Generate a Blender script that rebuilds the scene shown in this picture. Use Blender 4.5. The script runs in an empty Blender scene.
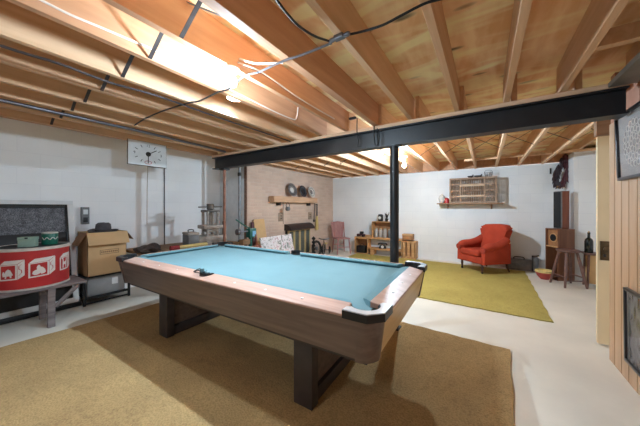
import bpy, bmesh, math, random
from mathutils import Vector, Matrix
random.seed(7)
S = bpy.context.scene
C = bpy.data.collections.new('basement'); S.collection.children.link(C)
PI = math.pi; R = math.radians

# ---------------------------------------------------------------- materials
def lin(c):
    return tuple(((v/255)/12.92 if v/255 <= .04045 else ((v/255+.055)/1.055)**2.4) for v in c) + (1,)
class NT:
    def __init__(s, name):
        s.m = bpy.data.materials.new(name); s.m.use_nodes = True
        s.t = s.m.node_tree; s.b = s.t.nodes['Principled BSDF']; s.co = None
    def n(s, typ, **kw):
        k = s.t.nodes.new(typ)
        for a, v in kw.items():
            if a in k.inputs.keys(): k.inputs[a].default_value = v
            else: setattr(k, a, v)
        return k
    def l(s, a, b): s.t.links.new(a, b)
    def coords(s, scale=(1,1,1), rot=(0,0,0)):
        tc = s.n('ShaderNodeTexCoord'); mp = s.n('ShaderNodeMapping')
        mp.inputs['Scale'].default_value = scale; mp.inputs['Rotation'].default_value = rot
        s.l(tc.outputs['Object'], mp.inputs['Vector']); return mp.outputs['Vector']
    def ramp(s, fac, stops):
        r = s.n('ShaderNodeValToRGB'); e = r.color_ramp.elements
        while len(e) < len(stops): e.new(.5)
        for k, (p, c) in zip(e, stops): k.position = p; k.color = c
        s.l(fac, r.inputs['Fac']); return r.outputs['Color']
    def mix(s, fac, a, b, mode='MIX'):
        m = s.n('ShaderNodeMix', data_type='RGBA', blend_type=mode)
        for sock, v in ((m.inputs[0], fac), (m.inputs[6], a), (m.inputs[7], b)):
            if hasattr(v, 'is_linked'): s.l(v, sock)
            else: sock.default_value = v
        return m.outputs[2]
    def bump(s, h, strength=.3, dist=.01):
        b = s.n('ShaderNodeBump'); b.inputs['Strength'].default_value = strength; b.inputs['Distance'].default_value = dist
        s.l(h, b.inputs['Height']); s.l(b.outputs['Normal'], s.b.inputs['Normal'])
def plain(name, c, rough=.5, metal=0, var=.12, scale=12, bump=0, bscale=None, spec=None, coat=0):
    k = NT(name); c0 = lin(c)
    nz = k.n('ShaderNodeTexNoise', Scale=scale, Detail=4.0); k.l(k.coords(), nz.inputs['Vector'])
    lo = tuple(v*(1-var) for v in c0[:3]) + (1,); hi = tuple(min(1, v*(1+var)) for v in c0[:3]) + (1,)
    k.l(k.ramp(nz.outputs['Fac'], [(.3, lo), (.7, hi)]), k.b.inputs['Base Color'])
    k.b.inputs['Roughness'].default_value = rough; k.b.inputs['Metallic'].default_value = metal
    if spec is not None: k.b.inputs['Specular IOR Level'].default_value = spec
    if coat: k.b.inputs['Coat Weight'].default_value = coat
    if bump:
        n2 = k.n('ShaderNodeTexNoise', Scale=bscale or scale*4, Detail=3.0); k.l(k.coords(), n2.inputs['Vector'])
        k.bump(n2.outputs['Fac'], bump, .01)
    return k.m
def wood(name, c1, c2, scale=(14, 1.2, 14), rough=.6, rot=(0,0,0), knots=False, grain=2.5, coat=0):
    k = NT(name); v = k.coords(scale, rot)
    nz = k.n('ShaderNodeTexNoise', Scale=1.0, Detail=6.0, Distortion=grain*.4); k.l(v, nz.inputs['Vector'])
    n2 = k.n('ShaderNodeTexNoise', Scale=5.0, Detail=4.0); k.l(v, n2.inputs['Vector'])
    f = k.n('ShaderNodeMath', operation='MULTIPLY_ADD'); k.l(n2.outputs['Fac'], f.inputs[0]); f.inputs[1].default_value = .255
    k.l(nz.outputs['Fac'], f.inputs[2])
    col = k.ramp(f.outputs[0], [(.50 if knots else .42, lin(c1)), (.80 if knots else .86, lin(c2))])
    if knots:
        vo = k.n('ShaderNodeTexVoronoi', Scale=1.0); k.l(k.coords((2.0, 6.0, 3)), vo.inputs['Vector'])
        dk = k.ramp(vo.outputs['Distance'], [(.07, (1,1,1,1)), (.17, (0,0,0,1))])
        col = k.mix(dk, col, lin(tuple(x*.36 for x in c1)))
        n3 = k.n('ShaderNodeTexNoise', Scale=1.0, Detail=2.0, Distortion=1.0); k.l(k.coords((1.1, 4.0, 1)), n3.inputs['Vector'])
        pt = k.ramp(n3.outputs['Fac'], [(.45, (0,0,0,1)), (.62, (.75,.75,.75,1))])
        col = k.mix(pt, col, lin(tuple(min(255, x*1.12+8) for x in c2)))
    k.l(col, k.b.inputs['Base Color']); k.b.inputs['Roughness'].default_value = rough
    if coat: k.b.inputs['Coat Weight'].default_value = coat; k.b.inputs['Coat Roughness'].default_value = .25
    k.bump(f.outputs[0], .15, .004)
    return k.m
def emis(name, c, s):
    k = NT(name); k.b.inputs['Emission Color'].default_value = lin(c); k.b.inputs['Emission Strength'].default_value = s
    k.b.inputs['Base Color'].default_value = lin(c); return k.m
def brickmat(name, c1, c2, mortar, bw, bh, ms, axis, bump=.4, rough=.8, blotch=.1):
    # axis 'X': face lies in the YZ plane; 'Y': face lies in the XZ plane
    k = NT(name); tc = k.n('ShaderNodeTexCoord'); sp = k.n('ShaderNodeSeparateXYZ'); cb = k.n('ShaderNodeCombineXYZ')
    k.l(tc.outputs['Object'], sp.inputs[0]); k.l(sp.outputs['Y' if axis == 'X' else 'X'], cb.inputs[0]); k.l(sp.outputs['Z'], cb.inputs[1])
    br = k.n('ShaderNodeTexBrick', Scale=1.0); k.l(cb.outputs[0], br.inputs['Vector'])
    br.inputs['Brick Width'].default_value = bw; br.inputs['Row Height'].default_value = bh; br.inputs['Mortar Size'].default_value = ms
    br.inputs['Mortar Smooth'].default_value = .6
    br.inputs['Color1'].default_value = lin(c1); br.inputs['Color2'].default_value = lin(c2); br.inputs['Mortar'].default_value = lin(mortar)
    nz = k.n('ShaderNodeTexNoise', Scale=1.6, Detail=6.0); k.l(tc.outputs['Object'], nz.inputs['Vector'])
    col = k.mix(blotch, br.outputs['Color'], k.ramp(nz.outputs['Fac'], [(.3, (.25,.25,.25,1)), (.65, (1,1,1,1))]), 'MULTIPLY')
    k.l(col, k.b.inputs['Base Color']); k.b.inputs['Roughness'].default_value = rough
    n2 = k.n('ShaderNodeTexNoise', Scale=45.0, Detail=3.0); k.l(tc.outputs['Object'], n2.inputs['Vector'])
    a = k.n('ShaderNodeMath', operation='MULTIPLY_ADD'); k.l(br.outputs['Fac'], a.inputs[0]); a.inputs[1].default_value = -1.0; k.l(n2.outputs['Fac'], a.inputs[2])
    k.bump(a.outputs[0], bump, .006); return k.m
def carpet(name, c1, c2, dark):
    k = NT(name); v = k.coords()
    n1 = k.n('ShaderNodeTexNoise', Scale=2.2, Detail=5.0); k.l(v, n1.inputs['Vector'])
    n2 = k.n('ShaderNodeTexNoise', Scale=90.0, Detail=3.0); k.l(v, n2.inputs['Vector'])
    n3 = k.n('ShaderNodeTexNoise', Scale=18.0, Detail=4.0); k.l(v, n3.inputs['Vector'])
    col = k.ramp(n1.outputs['Fac'], [(.3, lin(c1)), (.7, lin(c2))])
    sp = k.ramp(n3.outputs['Fac'], [(.30, lin(dark)), (.46, (1,1,1,1))])
    col = k.mix(.13, col, sp, 'MULTIPLY')
    fi = k.ramp(n2.outputs['Fac'], [(.25, (.45,.45,.45,1)), (.6, (1,1,1,1))])
    col = k.mix(.7, col, fi, 'MULTIPLY')
    k.l(col, k.b.inputs['Base Color']); k.b.inputs['Roughness'].default_value = .95; k.b.inputs['Specular IOR Level'].default_value = .1
    k.bump(n2.outputs['Fac'], .7, .02); return k.m
def glass(name):
    k = NT(name); tr = k.n('ShaderNodeBsdfTransparent'); gl = k.n('ShaderNodeBsdfGlossy', Roughness=.03)
    mx = k.n('ShaderNodeMixShader'); mx.inputs[0].default_value = .05
    k.l(tr.outputs[0], mx.inputs[1]); k.l(gl.outputs[0], mx.inputs[2])
    out = [n for n in k.t.nodes if n.type == 'OUTPUT_MATERIAL'][0]; k.l(mx.outputs[0], out.inputs['Surface']); k.t.nodes.remove(k.b); return k.m

M = {}
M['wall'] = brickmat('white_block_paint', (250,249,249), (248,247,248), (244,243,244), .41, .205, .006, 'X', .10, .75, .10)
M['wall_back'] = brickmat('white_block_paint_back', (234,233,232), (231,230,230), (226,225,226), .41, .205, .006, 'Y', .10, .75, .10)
M['brick'] = brickmat('pale_pink_brick', (216,188,168), (206,176,158), (210,186,168), .215, .072, .010, 'X', .5, .85, .22)
M['brick_side'] = plain('brown_brick_edge', (140,105,88), .85, var=.3, scale=25, bump=.3)
M['floor'] = plain('painted_concrete', (228,219,205), .55, var=.10, scale=1.3, bump=.12, bscale=30)
M['ply'] = wood('plywood', (224,166,112), (248,212,164), (5, 1.4, 5), .7, knots=True, rot=(0,0,R(90)))
M['joist'] = wood('pine_joist', (204,158,118), (228,188,150), (16, .8, 9), .65)
M['joist_red'] = wood('old_fir_joist', (184,132,96), (210,160,122), (16, .8, 9), .65)
M['sill'] = wood('sill_plate', (200,160,125), (225,190,158), (1, 16, 16), .7)
M['stud'] = wood('reddish_stud', (170,112,86), (196,138,108), (9, 9, 1), .7)
M['steel'] = plain('black_painted_steel', (32,33,36), .42, 0, .2, 10, bump=.08, bscale=40)
M['black'] = plain('black_satin', (22,22,24), .4)
M['blackrub'] = plain('black_rubber', (15,15,17), .7)
M['iron'] = plain('dark_iron', (52,50,48), .55, .5, .25, 20, bump=.2)
M['zinc'] = plain('galvanised_metal', (120,118,122), .4, .85, .15, 20)
M['strap'] = plain('dull_steel_strap', (72,64,63), .45, .5, .25, 15)
M['trim_shine'] = plain('painted_trim_shine', (196,194,196), .35, .15, .05)
M['copper'] = plain('reddish_pole_paint', (150,98,76), .5, .1, .25, 20)
M['greypipe'] = plain('grey_pipe_paint', (148,150,152), .45, .2, .15, 20)
M['white'] = plain('white_paint', (224,224,224), .5, var=.05)
M['cable_white'] = plain('white_cable', (228,216,205), .5, var=.05)
M['rug_olive'] = carpet('olive_carpet', (178,146,102), (200,166,116), (70,60,38))
M['rug_mustard'] = carpet('mustard_carpet', (186,166,92), (200,180,104), (130,112,58))
M['cloth'] = plain('teal_table_cloth', (110,138,143), .85, var=.05, scale=3, bump=.05, bscale=200, spec=.2)
M['cushion'] = plain('deep_teal_cushion', (102,134,140), .85, var=.06, scale=8, spec=.2)
M['lam'] = wood('dark_walnut_laminate', (92,77,71), (120,102,94), (1.3, 14, 22), .38)
M['lam_rail'] = wood('brown_rail_laminate', (168,130,114), (196,158,142), (1.3, 16, 20), .4)
M['lam_lit'] = wood('lit_end_laminate', (206,174,116), (228,198,146), (14, 1.0, 14), .4)  # base colour lightened for the lamp and floor bounce on this end
M['lam_leg'] = plain('charcoal_brown_leg', (62,54,54), .5, var=.15, scale=10)
M['panelling'] = wood('tan_panelling', (186,148,114), (204,168,134), (9, 9, .7), .45)
M['cream'] = plain('cream_gloss_paint', (236,214,174), .4, var=.07, scale=2)
M['brass_dark'] = plain('aged_brass', (92,76,54), .45, .7, .3, 30)
M['orange'] = plain('rust_red_upholstery', (172,66,46), .9, var=.12, scale=5, bump=.1, bscale=150, spec=.15)
M['orange_pipe'] = plain('rust_red_piping', (150,52,36), .9)
M['legwood'] = plain('dark_turned_wood', (72,42,34), .4, var=.2)
M['cardboard'] = plain('cardboard', (214,178,132), .85, var=.06, scale=4)
M['cardboard_in'] = plain('cardboard_inner', (150,112,84), .9, var=.08, scale=4)
M['ink'] = plain('brown_ink', (120,84,58), .8)
M['felt'] = plain('grey_felt', (84,80,82), .95, var=.15, scale=30, bump=.2, bscale=120)
M['felt_dark'] = plain('dark_felt_band', (52,48,50), .95)
M['red'] = plain('toy_red', (186,44,46), .45, var=.1, scale=5)
M['offwhite'] = plain('off_white_print', (228,220,216), .6, var=.04)
M['rim'] = plain('worn_white_rim', (205,198,190), .6, var=.15, scale=14)
M['greywood'] = wood('weathered_grey_wood', (104,92,92), (150,138,136), (14, 1.5, 14), .8)
M['greenbox'] = plain('pale_green_card', (152,176,160), .8, var=.06)
M['greencan'] = plain('deep_green_enamel', (22,104,84), .35)
M['greybin'] = plain('grey_plastic', (150,150,150), .5, var=.06)
M['mesh_dark'] = None
M['plum'] = plain('black_sheeting', (40,38,40), .45, var=.3, scale=6, bump=.6, bscale=10)
M['presscast'] = plain('worn_cast_iron', (164,152,142), .55, .1, .2, 18, bump=.2)
M['pressdark'] = plain('dark_cast_iron', (104,96,90), .5, .2, .2, 18)
M['rollred'] = plain('dark_red_cloth', (140,44,48), .85, var=.2, scale=30)
M['rollyel'] = plain('straw_yellow', (212,186,120), .8, var=.15, scale=25)
M['leather'] = plain('dark_brown_leather', (58,44,40), .6, var=.3, scale=40, bump=.4, bscale=60)
M['bench'] = wood('workbench_wood', (120,90,62), (150,116,84), (1.2, 12, 12), .8)
M['crate'] = wood('crate_pine', (184,134,86), (210,164,116), (1.5, 12, 12), .7)
M['crate_dark'] = wood('crate_brown', (150,100,62), (176,126,84), (12, 12, 1.5), .7)
M['poultry'] = wood('weathered_crate_slats', (136,108,88), (170,142,120), (12, 12, 2), .85)
M['poultry_door'] = wood('pale_crate_door', (178,150,122), (200,172,146), (2, 12, 12), .8)
M['shelfwood'] = wood('wall_shelf_wood', (138,104,78), (165,130,102), (1.2, 12, 12), .8)
M['mantel'] = wood('mantel_beam', (190,146,112), (216,174,140), (12, 1.2, 12), .7)
M['speaker'] = wood('walnut_veneer', (112,68,46), (140,92,64), (12, 12, 1.2), .45)
M['speaker_red'] = wood('rosewood_veneer', (116,60,40), (136,78,54), (12, 12, 1.0), .4)
M['grille'] = plain('black_grille', (30,30,32), .8)
M['stool'] = wood('stool_brown', (92,62,56), (124,90,80), (8, 8, 8), .4)
M['pinkchair'] = wood('faded_rose_wood', (150,98,94), (182,132,126), (8, 8, 2), .6)
M['green'] = plain('machine_green', (28,96,82), .4, var=.1)
M['blue'] = plain('blue_decal', (120,176,214), .5)
M['violin'] = wood('varnished_red_brown', (112,58,40), (146,82,56), (9, 9, 2), .35)
M['tan'] = plain('tan_board', (204,166,118), .8, var=.05)
M['maroon'] = plain('maroon_board', (82,40,42), .6)
M['hood'] = plain('dark_copper_hood', (62,50,48), .45, .4, .2, 20)
M['brass'] = plain('brass', (200,176,128), .4, .2, .1)
M['smoke'] = plain('smoked_glass', (92,94,88), .15, spec=.5)
M['plate'] = plain('pewter_plate', (126,122,122), .35, .5, .2, 20)
M['plate_dark'] = plain('black_plate', (32,36,44), .3)
M['outlet'] = plain('brown_cover_plate', (150,128,110), .5)
M['straw'] = plain('broom_straw', (206,176,112), .9, var=.2, scale=60)
M['jar'] = plain('jar_contents', (176,166,160), .3, var=.3, scale=50)
M['lid'] = plain('jar_lid', (166,150,120), .4, .5)
M['chili'] = plain('dried_chili', (80,24,34), .5, var=.4, scale=30)
M['chili2'] = plain('dark_dried_chili', (48,22,28), .5, var=.4, scale=30)
M['raffia'] = plain('dry_husk', (168,132,92), .9, var=.2, scale=40)
M['bottle'] = plain('black_bottle_glass', (16,20,18), .12, spec=.6)
M['bowl_red'] = plain('faded_red_paint', (176,70,62), .6)
M['greytool'] = plain('grey_toolbox_paint', (118,116,116), .5, .3, .2)
M['mat_art'] = plain('grey_art_paper', (166,160,158), .8, var=.06, scale=6)
M['glassy'] = glass('picture_glass')
M['frame_dark'] = plain('black_silver_frame', (66,64,66), .3, .5)
M['duct'] = plain('grey_duct_metal', (140,134,124), .45, .3, .2, 6)
M['tag'] = plain('paper_tag', (225,225,225), .8)
M['bulb'] = emis('lit_bulb', (206,231,250), 420)
M['bulb_added_mid'] = emis('added_bulb_mid', (206,231,250), 4600)
M['bulb_far'] = emis('lit_bulb_far', (206,231,250), 1240)
M['bulb_added_rear'] = emis('added_bulb_rear', (206,231,250), 320)
def meshdark():
    k = NT('speckled_dark_mesh'); v = k.coords()
    n = k.n('ShaderNodeTexVoronoi', Scale=95.0); k.l(v, n.inputs['Vector'])
    n2 = k.n('ShaderNodeTexNoise', Scale=16.0, Detail=4.0); k.l(v, n2.inputs['Vector'])
    m = k.n('ShaderNodeMath', operation='MULTIPLY'); k.l(n.outputs['Distance'], m.inputs[0]); k.l(n2.outputs['Fac'], m.inputs[1])
    k.l(k.ramp(m.outputs[0], [(.10, lin((52,52,56))), (.42, lin((128,128,134)))]), k.b.inputs['Base Color'])
    k.b.inputs['Roughness'].default_value = .6; return k.m
M['mesh_dark'] = meshdark()
def marble():
    k = NT('floral_print'); v = k.coords()
    n = k.n('ShaderNodeTexNoise', Scale=9.0, Detail=6.0, Distortion=2.0); k.l(v, n.inputs['Vector'])
    k.l(k.ramp(n.outputs['Fac'], [(.36, lin((120,128,120))), (.46, lin((226,216,216))), (.56, lin((236,232,234))), (.66, lin((190,150,154)))]), k.b.inputs['Base Color'])
    k.b.inputs['Roughness'].default_value = .8; return k.m
M['floral'] = marble()
def doily():
    k = NT('grey_doily_art'); v = k.coords((1, 1, 1))
    g = k.n('ShaderNodeTexNoise', Scale=26.0, Detail=5.0, Distortion=1.5); k.l(v, g.inputs['Vector'])
    k.l(k.ramp(g.outputs['Fac'], [(.40, lin((168,162,160))), (.58, lin((226,222,220)))]), k.b.inputs['Base Color'])
    k.b.inputs['Roughness'].default_value = .7; return k.m
M['doily'] = doily()
def arted():
    k = NT('dark_mountain_print'); v = k.coords((1, 3, 1.5))
    g = k.n('ShaderNodeTexNoise', Scale=3.0, Detail=4.0, Distortion=.6); k.l(v, g.inputs['Vector'])
    k.l(k.ramp(g.outputs['Fac'], [(.35, lin((58,56,58))), (.5, lin((140,136,138))), (.66, lin((92,88,88)))]), k.b.inputs['Base Color'])
    k.b.inputs['Roughness'].default_value = .25; return k.m
M['print'] = arted()

# ---------------------------------------------------------------- mesh helpers
def B(): return bmesh.new()
def box(bm, x0, x1, y0, y1, z0, z1, bev=0, mx=None, seg=2):
    r = bmesh.ops.create_cube(bm, size=1.0); vs = r['verts']
    for v in vs:
        v.co = Vector(((x0+x1)/2 + v.co.x*(x1-x0), (y0+y1)/2 + v.co.y*(y1-y0), (z0+z1)/2 + v.co.z*(z1-z0)))
    if bev:
        es = list({e for v in vs for e in v.link_edges})
        rr = bmesh.ops.bevel(bm, geom=es, offset=bev, segments=seg, affect='EDGES', profile=.5)
        vs = list({v for f in rr['faces'] for v in f.verts} | {v for v in vs if v.is_valid})
    if mx is not None:
        for v in vs: v.co = mx @ v.co
    return bm
def frames(pts, closed=False):
    n = len(pts); T = []
    for i in range(n):
        a = pts[(i-1) % n] if (closed or i > 0) else pts[i]
        b = pts[(i+1) % n] if (closed or i < n-1) else pts[i]
        T.append((b-a).normalized())
    up = Vector((0,0,1)) if abs(T[0].z) < .9 else Vector((1,0,0))
    nrm = (up - T[0]*up.dot(T[0])).normalized(); out = []
    for i in range(n):
        nrm = nrm - T[i]*nrm.dot(T[i])
        nrm = nrm.normalized() if nrm.length > 1e-6 else T[i].orthogonal().normalized()
        out.append((nrm.copy(), T[i].cross(nrm)))
    return out
def tube(bm, pts, r, seg=8, closed=False, cap=True, flat=1.0):
    pts = [Vector(p) for p in pts]; fr = frames(pts, closed); rings = []
    for i, p in enumerate(pts):
        rr = r[i] if isinstance(r, (list, tuple)) else r
        rings.append([bm.verts.new(p + fr[i][0]*math.cos(2*PI*k/seg)*rr*flat + fr[i][1]*math.sin(2*PI*k/seg)*rr) for k in range(seg)])
    m = len(pts)
    for i in range(m if closed else m-1):
        a, b = rings[i], rings[(i+1) % m]
        for k in range(seg): bm.faces.new((a[k], a[(k+1) % seg], b[(k+1) % seg], b[k]))
    if cap and not closed:
        bm.faces.new(rings[0][::-1]); bm.faces.new(rings[-1])
    return bm
def spline(pts, n=6):
    pts = [Vector(p) for p in pts]; out = []
    P = [pts[0]] + pts + [pts[-1]]
    for i in range(1, len(P)-2):
        for k in range(n):
            t = k/n; a, b, c, d = P[i-1], P[i], P[i+1], P[i+2]
            out.append(.5*((2*b) + (c-a)*t + (2*a-5*b+4*c-d)*t*t + (3*b-a-3*c+d)*t**3))
    out.append(pts[-1]); return out
def lathe(bm, prof, seg=24, mx=None):
    rings = []
    for r, z in prof:
        if r < 1e-5: rings.append([bm.verts.new((0,0,z))])
        else: rings.append([bm.verts.new((r*math.cos(2*PI*k/seg), r*math.sin(2*PI*k/seg), z)) for k in range(seg)])
    for a, b in zip(rings, rings[1:]):
        for k in range(seg):
            k2 = (k+1) % seg
            if len(a) == 1 and len(b) == 1: continue
            if len(a) == 1: bm.faces.new((a[0], b[k2], b[k]))
            elif len(b) == 1: bm.faces.new((a[k], a[k2], b[0]))
            else: bm.faces.new((a[k], a[k2], b[k2], b[k]))
    for rg, fl in ((rings[0], True), (rings[-1], False)):
        if len(rg) > 1: bm.faces.new(rg[::-1] if fl else rg)
    if mx is not None:
        for rg in rings:
            for v in rg: v.co = mx @ v.co
    return bm
def prism(bm, pts, z0, z1, mx=None, bev=0, seg=2):
    a = [bm.verts.new((x, y, z0)) for x, y in pts]; b = [bm.verts.new((x, y, z1)) for x, y in pts]; n = len(pts)
    fs = [bm.faces.new(a[::-1]), bm.faces.new(b)]
    for i in range(n): fs.append(bm.faces.new((a[i], a[(i+1) % n], b[(i+1) % n], b[i])))
    vs = a + b
    if bev:
        es = list({e for f in fs[:2] for e in f.edges})
        rr = bmesh.ops.bevel(bm, geom=es, offset=bev, segments=seg, affect='EDGES', profile=.5)
        vs = list({v for f in rr['faces'] for v in f.verts} | {v for v in vs if v.is_valid} | {v for f in fs if f.is_valid for v in f.verts})
    if mx is not None:
        for v in vs: v.co = mx @ v.co
    return bm
def YZ(x=0): # 2D (a,b)->(y,z), extruded along x
    return Matrix(((0,0,1,x),(1,0,0,0),(0,1,0,0),(0,0,0,1)))
def XZ(y=0): # 2D (a,b)->(x,z), extruded along -y
    return Matrix(((1,0,0,0),(0,0,-1,y),(0,1,0,0),(0,0,0,1)))
def T(x, y, z): return Matrix.Translation((x, y, z))
def RX(a): return Matrix.Rotation(R(a), 4, 'X')
def RY(a): return Matrix.Rotation(R(a), 4, 'Y')
def RZ(a): return Matrix.Rotation(R(a), 4, 'Z')
def obj(name, bm, mat, parent=None, smooth=True, loc=None):
    bmesh.ops.recalc_face_normals(bm, faces=bm.faces)
    for e in bm.edges:
        e.smooth = not (len(e.link_faces) == 2 and e.calc_face_angle(0) > R(38))
    for f in bm.faces: f.smooth = smooth
    me = bpy.data.meshes.new(name); bm.to_mesh(me); bm.free()
    me.materials.append(M[mat] if isinstance(mat, str) else mat)
    o = bpy.data.objects.new(name, me); C.objects.link(o)
    if parent: o.parent = parent
    if loc: o.location = loc
    return o
def tag(o, label, cat, group=None):
    o['label'] = label; o['category'] = cat
    if group: o['group'] = group
    return o
def thing(name, label, cat, loc=(0,0,0), rz=0, group=None):
    o = bpy.data.objects.new(name, None); C.objects.link(o); o.location = loc; o.rotation_euler = (0,0,R(rz))
    o.empty_display_size = .1
    return tag(o, label, cat, group)
def struct(name, bm, mat, parent=None):
    o = obj(name, bm, mat, parent)
    if not parent: o['kind'] = 'structure'
    return o
def text(name, s, size, mat, mx, parent):
    cu = bpy.data.curves.new(name, 'FONT'); cu.body = s; cu.size = size; cu.extrude = .0008; cu.align_x = 'CENTER'; cu.align_y = 'CENTER'
    cu.materials.append(M[mat]); tmp = bpy.data.objects.new(name + '_outline', cu); C.objects.link(tmp); bpy.context.view_layer.update()
    me = bpy.data.meshes.new_from_object(tmp.evaluated_get(bpy.context.evaluated_depsgraph_get())); bpy.data.objects.remove(tmp)
    o = bpy.data.objects.new(name, me); C.objects.link(o); o.parent = parent; o.matrix_local = mx; return o
def copy_tree(o, loc, rz, label, group=None):
    r = o.copy(); C.objects.link(r); r.location = loc; r.rotation_euler = (0,0,R(rz)); r['label'] = label
    if group: r['group'] = group
    for ch in o.children:
        c = ch.copy(); C.objects.link(c); c.parent = r
        for g in ch.children:
            d = g.copy(); C.objects.link(d); d.parent = c
    return r
FACE_X = Matrix(((0,0,1,0),(1,0,0,0),(0,1,0,0),(0,0,0,1)))   # text facing +X, reading along +Y

# ---------------------------------------------------------------- room shell
WX, BX, YB, H, HP = -4.98, -4.10, 7.08, 2.253, 2.492
b = B(); box(b, -5.1, 2.8, -3.2, 7.25, -.12, 0); struct('floor', b, 'floor')
b = B(); box(b, WX-.15, WX, -3.2, 3.57, 0, HP); struct('wall_left', b, 'wall')
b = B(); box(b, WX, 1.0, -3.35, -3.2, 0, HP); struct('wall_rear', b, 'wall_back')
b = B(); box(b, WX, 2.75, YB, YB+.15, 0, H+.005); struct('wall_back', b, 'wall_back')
b = B(); box(b, WX-.1, BX, 3.57, YB, 0, HP-.03); wc = struct('wall_chimney', b, 'brick')
b = B(); box(b, WX+.002, BX-.07, 3.555, 3.57, 0, HP-.03); struct('chimney_return', b, 'white', wc)
b = B(); box(b, BX-.07, BX+.002, 3.553, 3.57, 0, HP-.03); struct('brick_edge', b, 'brick_side', wc)
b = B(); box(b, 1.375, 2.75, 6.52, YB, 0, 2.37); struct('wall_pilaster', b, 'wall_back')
b = B(); box(b, 2.6, 2.75, 3.3, 6.52, 0, HP); struct('wall_right_far', b, 'wall')
# panelled partition on the right: boards with open grooves
b = B(); y = 3.281; k = 0
ws = [.115, .13, .125, .13, .12, .13, .125, .12]
while y > -3.0:
    w = ws[k % len(ws)]; box(b, .918, .934, y-w+.005, y-.005, 0, 2.07, .003, seg=1); y -= w; k += 1
wr = struct('wall_right', b, 'panelling')
b = B(); box(b, .932, .96, -3.0, 3.279, .0, 2.07); struct('panel_backing', b, 'legwood', wr)
b = B()
for yy in (3.24, 2.83, 2.43, 2.02, 1.6, 1.2, .8): box(b, .93, .968, yy-.045, yy+.045, 2.07, HP)
box(b, .97, .985, -3.0, 3.279, 2.0, HP)
struct('trim_1', b, 'stud')
# cream door standing open behind the partition
b = B(); box(b, .918, 1.68, 3.56, 3.60, .015, 2.03, .003, seg=1)
dr = struct('door_1', b, 'cream')
b = B(); box(b, .935, 1.005, 3.552, 3.561, .83, 1.015, .002); lk = obj('rim_lock_plate', b, 'brass_dark', dr)
b = B(); lathe(b, [(.0,0),(.012,0),(.012,.02),(.024,.028),(.026,.042),(.016,.052),(0,.054)], 16, T(.972,3.554,.94) @ RX(90)); obj('door_knob', b, 'brass_dark', lk)
b = B(); box(b, .955, .975, 3.549, 3.554, .862, .89); obj('keyhole', b, 'black', lk)
b = B(); box(b, .918, 1.72, 3.58, 3.66, 2.05, H); struct('trim_2', b, 'shelfwood')
# ceiling: plywood deck with joists
b = B(); box(b, -5.1, 2.75, -3.2, 7.25, HP, HP+.03); ce = struct('ceiling', b, 'ply')
b = B(); box(b, WX, 2.75, YB-.02, YB+.1, H+.03, HP); obj('rim_joist', b, 'joist_red', ce)
b = B(); box(b, WX, WX+.09, -3.2, 3.5, HP-.045, HP); obj('wall_plate', b, 'joist_red', ce)
FJ = [-4.05,-3.68,-3.31,-2.95,-2.55,-2.16,-1.755,-1.40,-1.03,-.65,-.225,.155,.515,.90]
for i, x in enumerate(FJ):
    w = .03 if x == -1.03 else .02
    b = B(); box(b, x-w, x+w, -3.1, 2.84, H, HP, .002, seg=1); obj('joist', b, 'joist_red' if i in (6,7,8) else 'joist', ce)
BJ = [-3.79+.4*k for k in range(16)]
for x in BJ:
    b = B(); box(b, x-.02, x+.02, 2.755, YB-.02, H+(.125 if x > 1.3 else 0), HP, .002, seg=1); obj('joist', b, 'joist', ce)
def strap(xa, za, xb, zb, y):
    b = B(); d = Vector((xb-xa, 0, zb-za)).normalized(); n = Vector((-d.z, 0, d.x))*.0015; w = Vector((0,.011,0))
    p, q = Vector((xa, y, za)), Vector((xb, y, zb))
    vs = [b.verts.new(v) for v in (p-n-w, p-n+w, p+n+w, p+n-w, q-n-w, q-n+w, q+n+w, q+n-w)]
    for f in ((0,1,2,3),(7,6,5,4),(0,4,5,1),(1,5,6,2),(2,6,7,3),(3,7,4,0)): b.faces.new([vs[i] for i in f])
    obj('bridging_strap', b, 'strap', ce)
for a, c in zip(FJ, FJ[1:]):
    if c > -.7: continue
    strap(a+.022, H+.004, c-.022, HP-.02, .745); strap(a+.022, HP-.02, c-.022, H+.004, .785)
for a, c in zip(BJ, BJ[1:]):
    strap(a+.02, H+.004, c-.02, HP-.02, 4.75); strap(a+.02, HP-.02, c-.02, H+.004, 4.79)
def wedge(x0, z0, x1, z1, y):
    b = B(); tube(b, [(x0,y,z0),(x1,y,z1)], .013, 4); obj('wood_bridging', b, 'crate', ce)
wedge(-1.0, 2.36, -.67, 2.27, .80); wedge(-.63, 2.36, -.245, 2.27, .80); wedge(-.205, 2.36, .135, 2.27, .80)
b = B(); box(b, .535, .88, 2.12, 2.17, H+.02, H+.11); obj('blocking', b, 'joist', ce)
b = B(); box(b, -.36, 2.2, 5.9, 5.94, H+.02, H+.06); obj('blocking', b, 'joist', ce)
b = B(); box(b, .755, .90, -1.0, 2.72, H-.035, H-.0005, .004, seg=1)
tag(obj('metal_duct', b, 'duct'), 'dull grey metal duct running beside the last joist above the panelled wall', 'duct')

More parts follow.
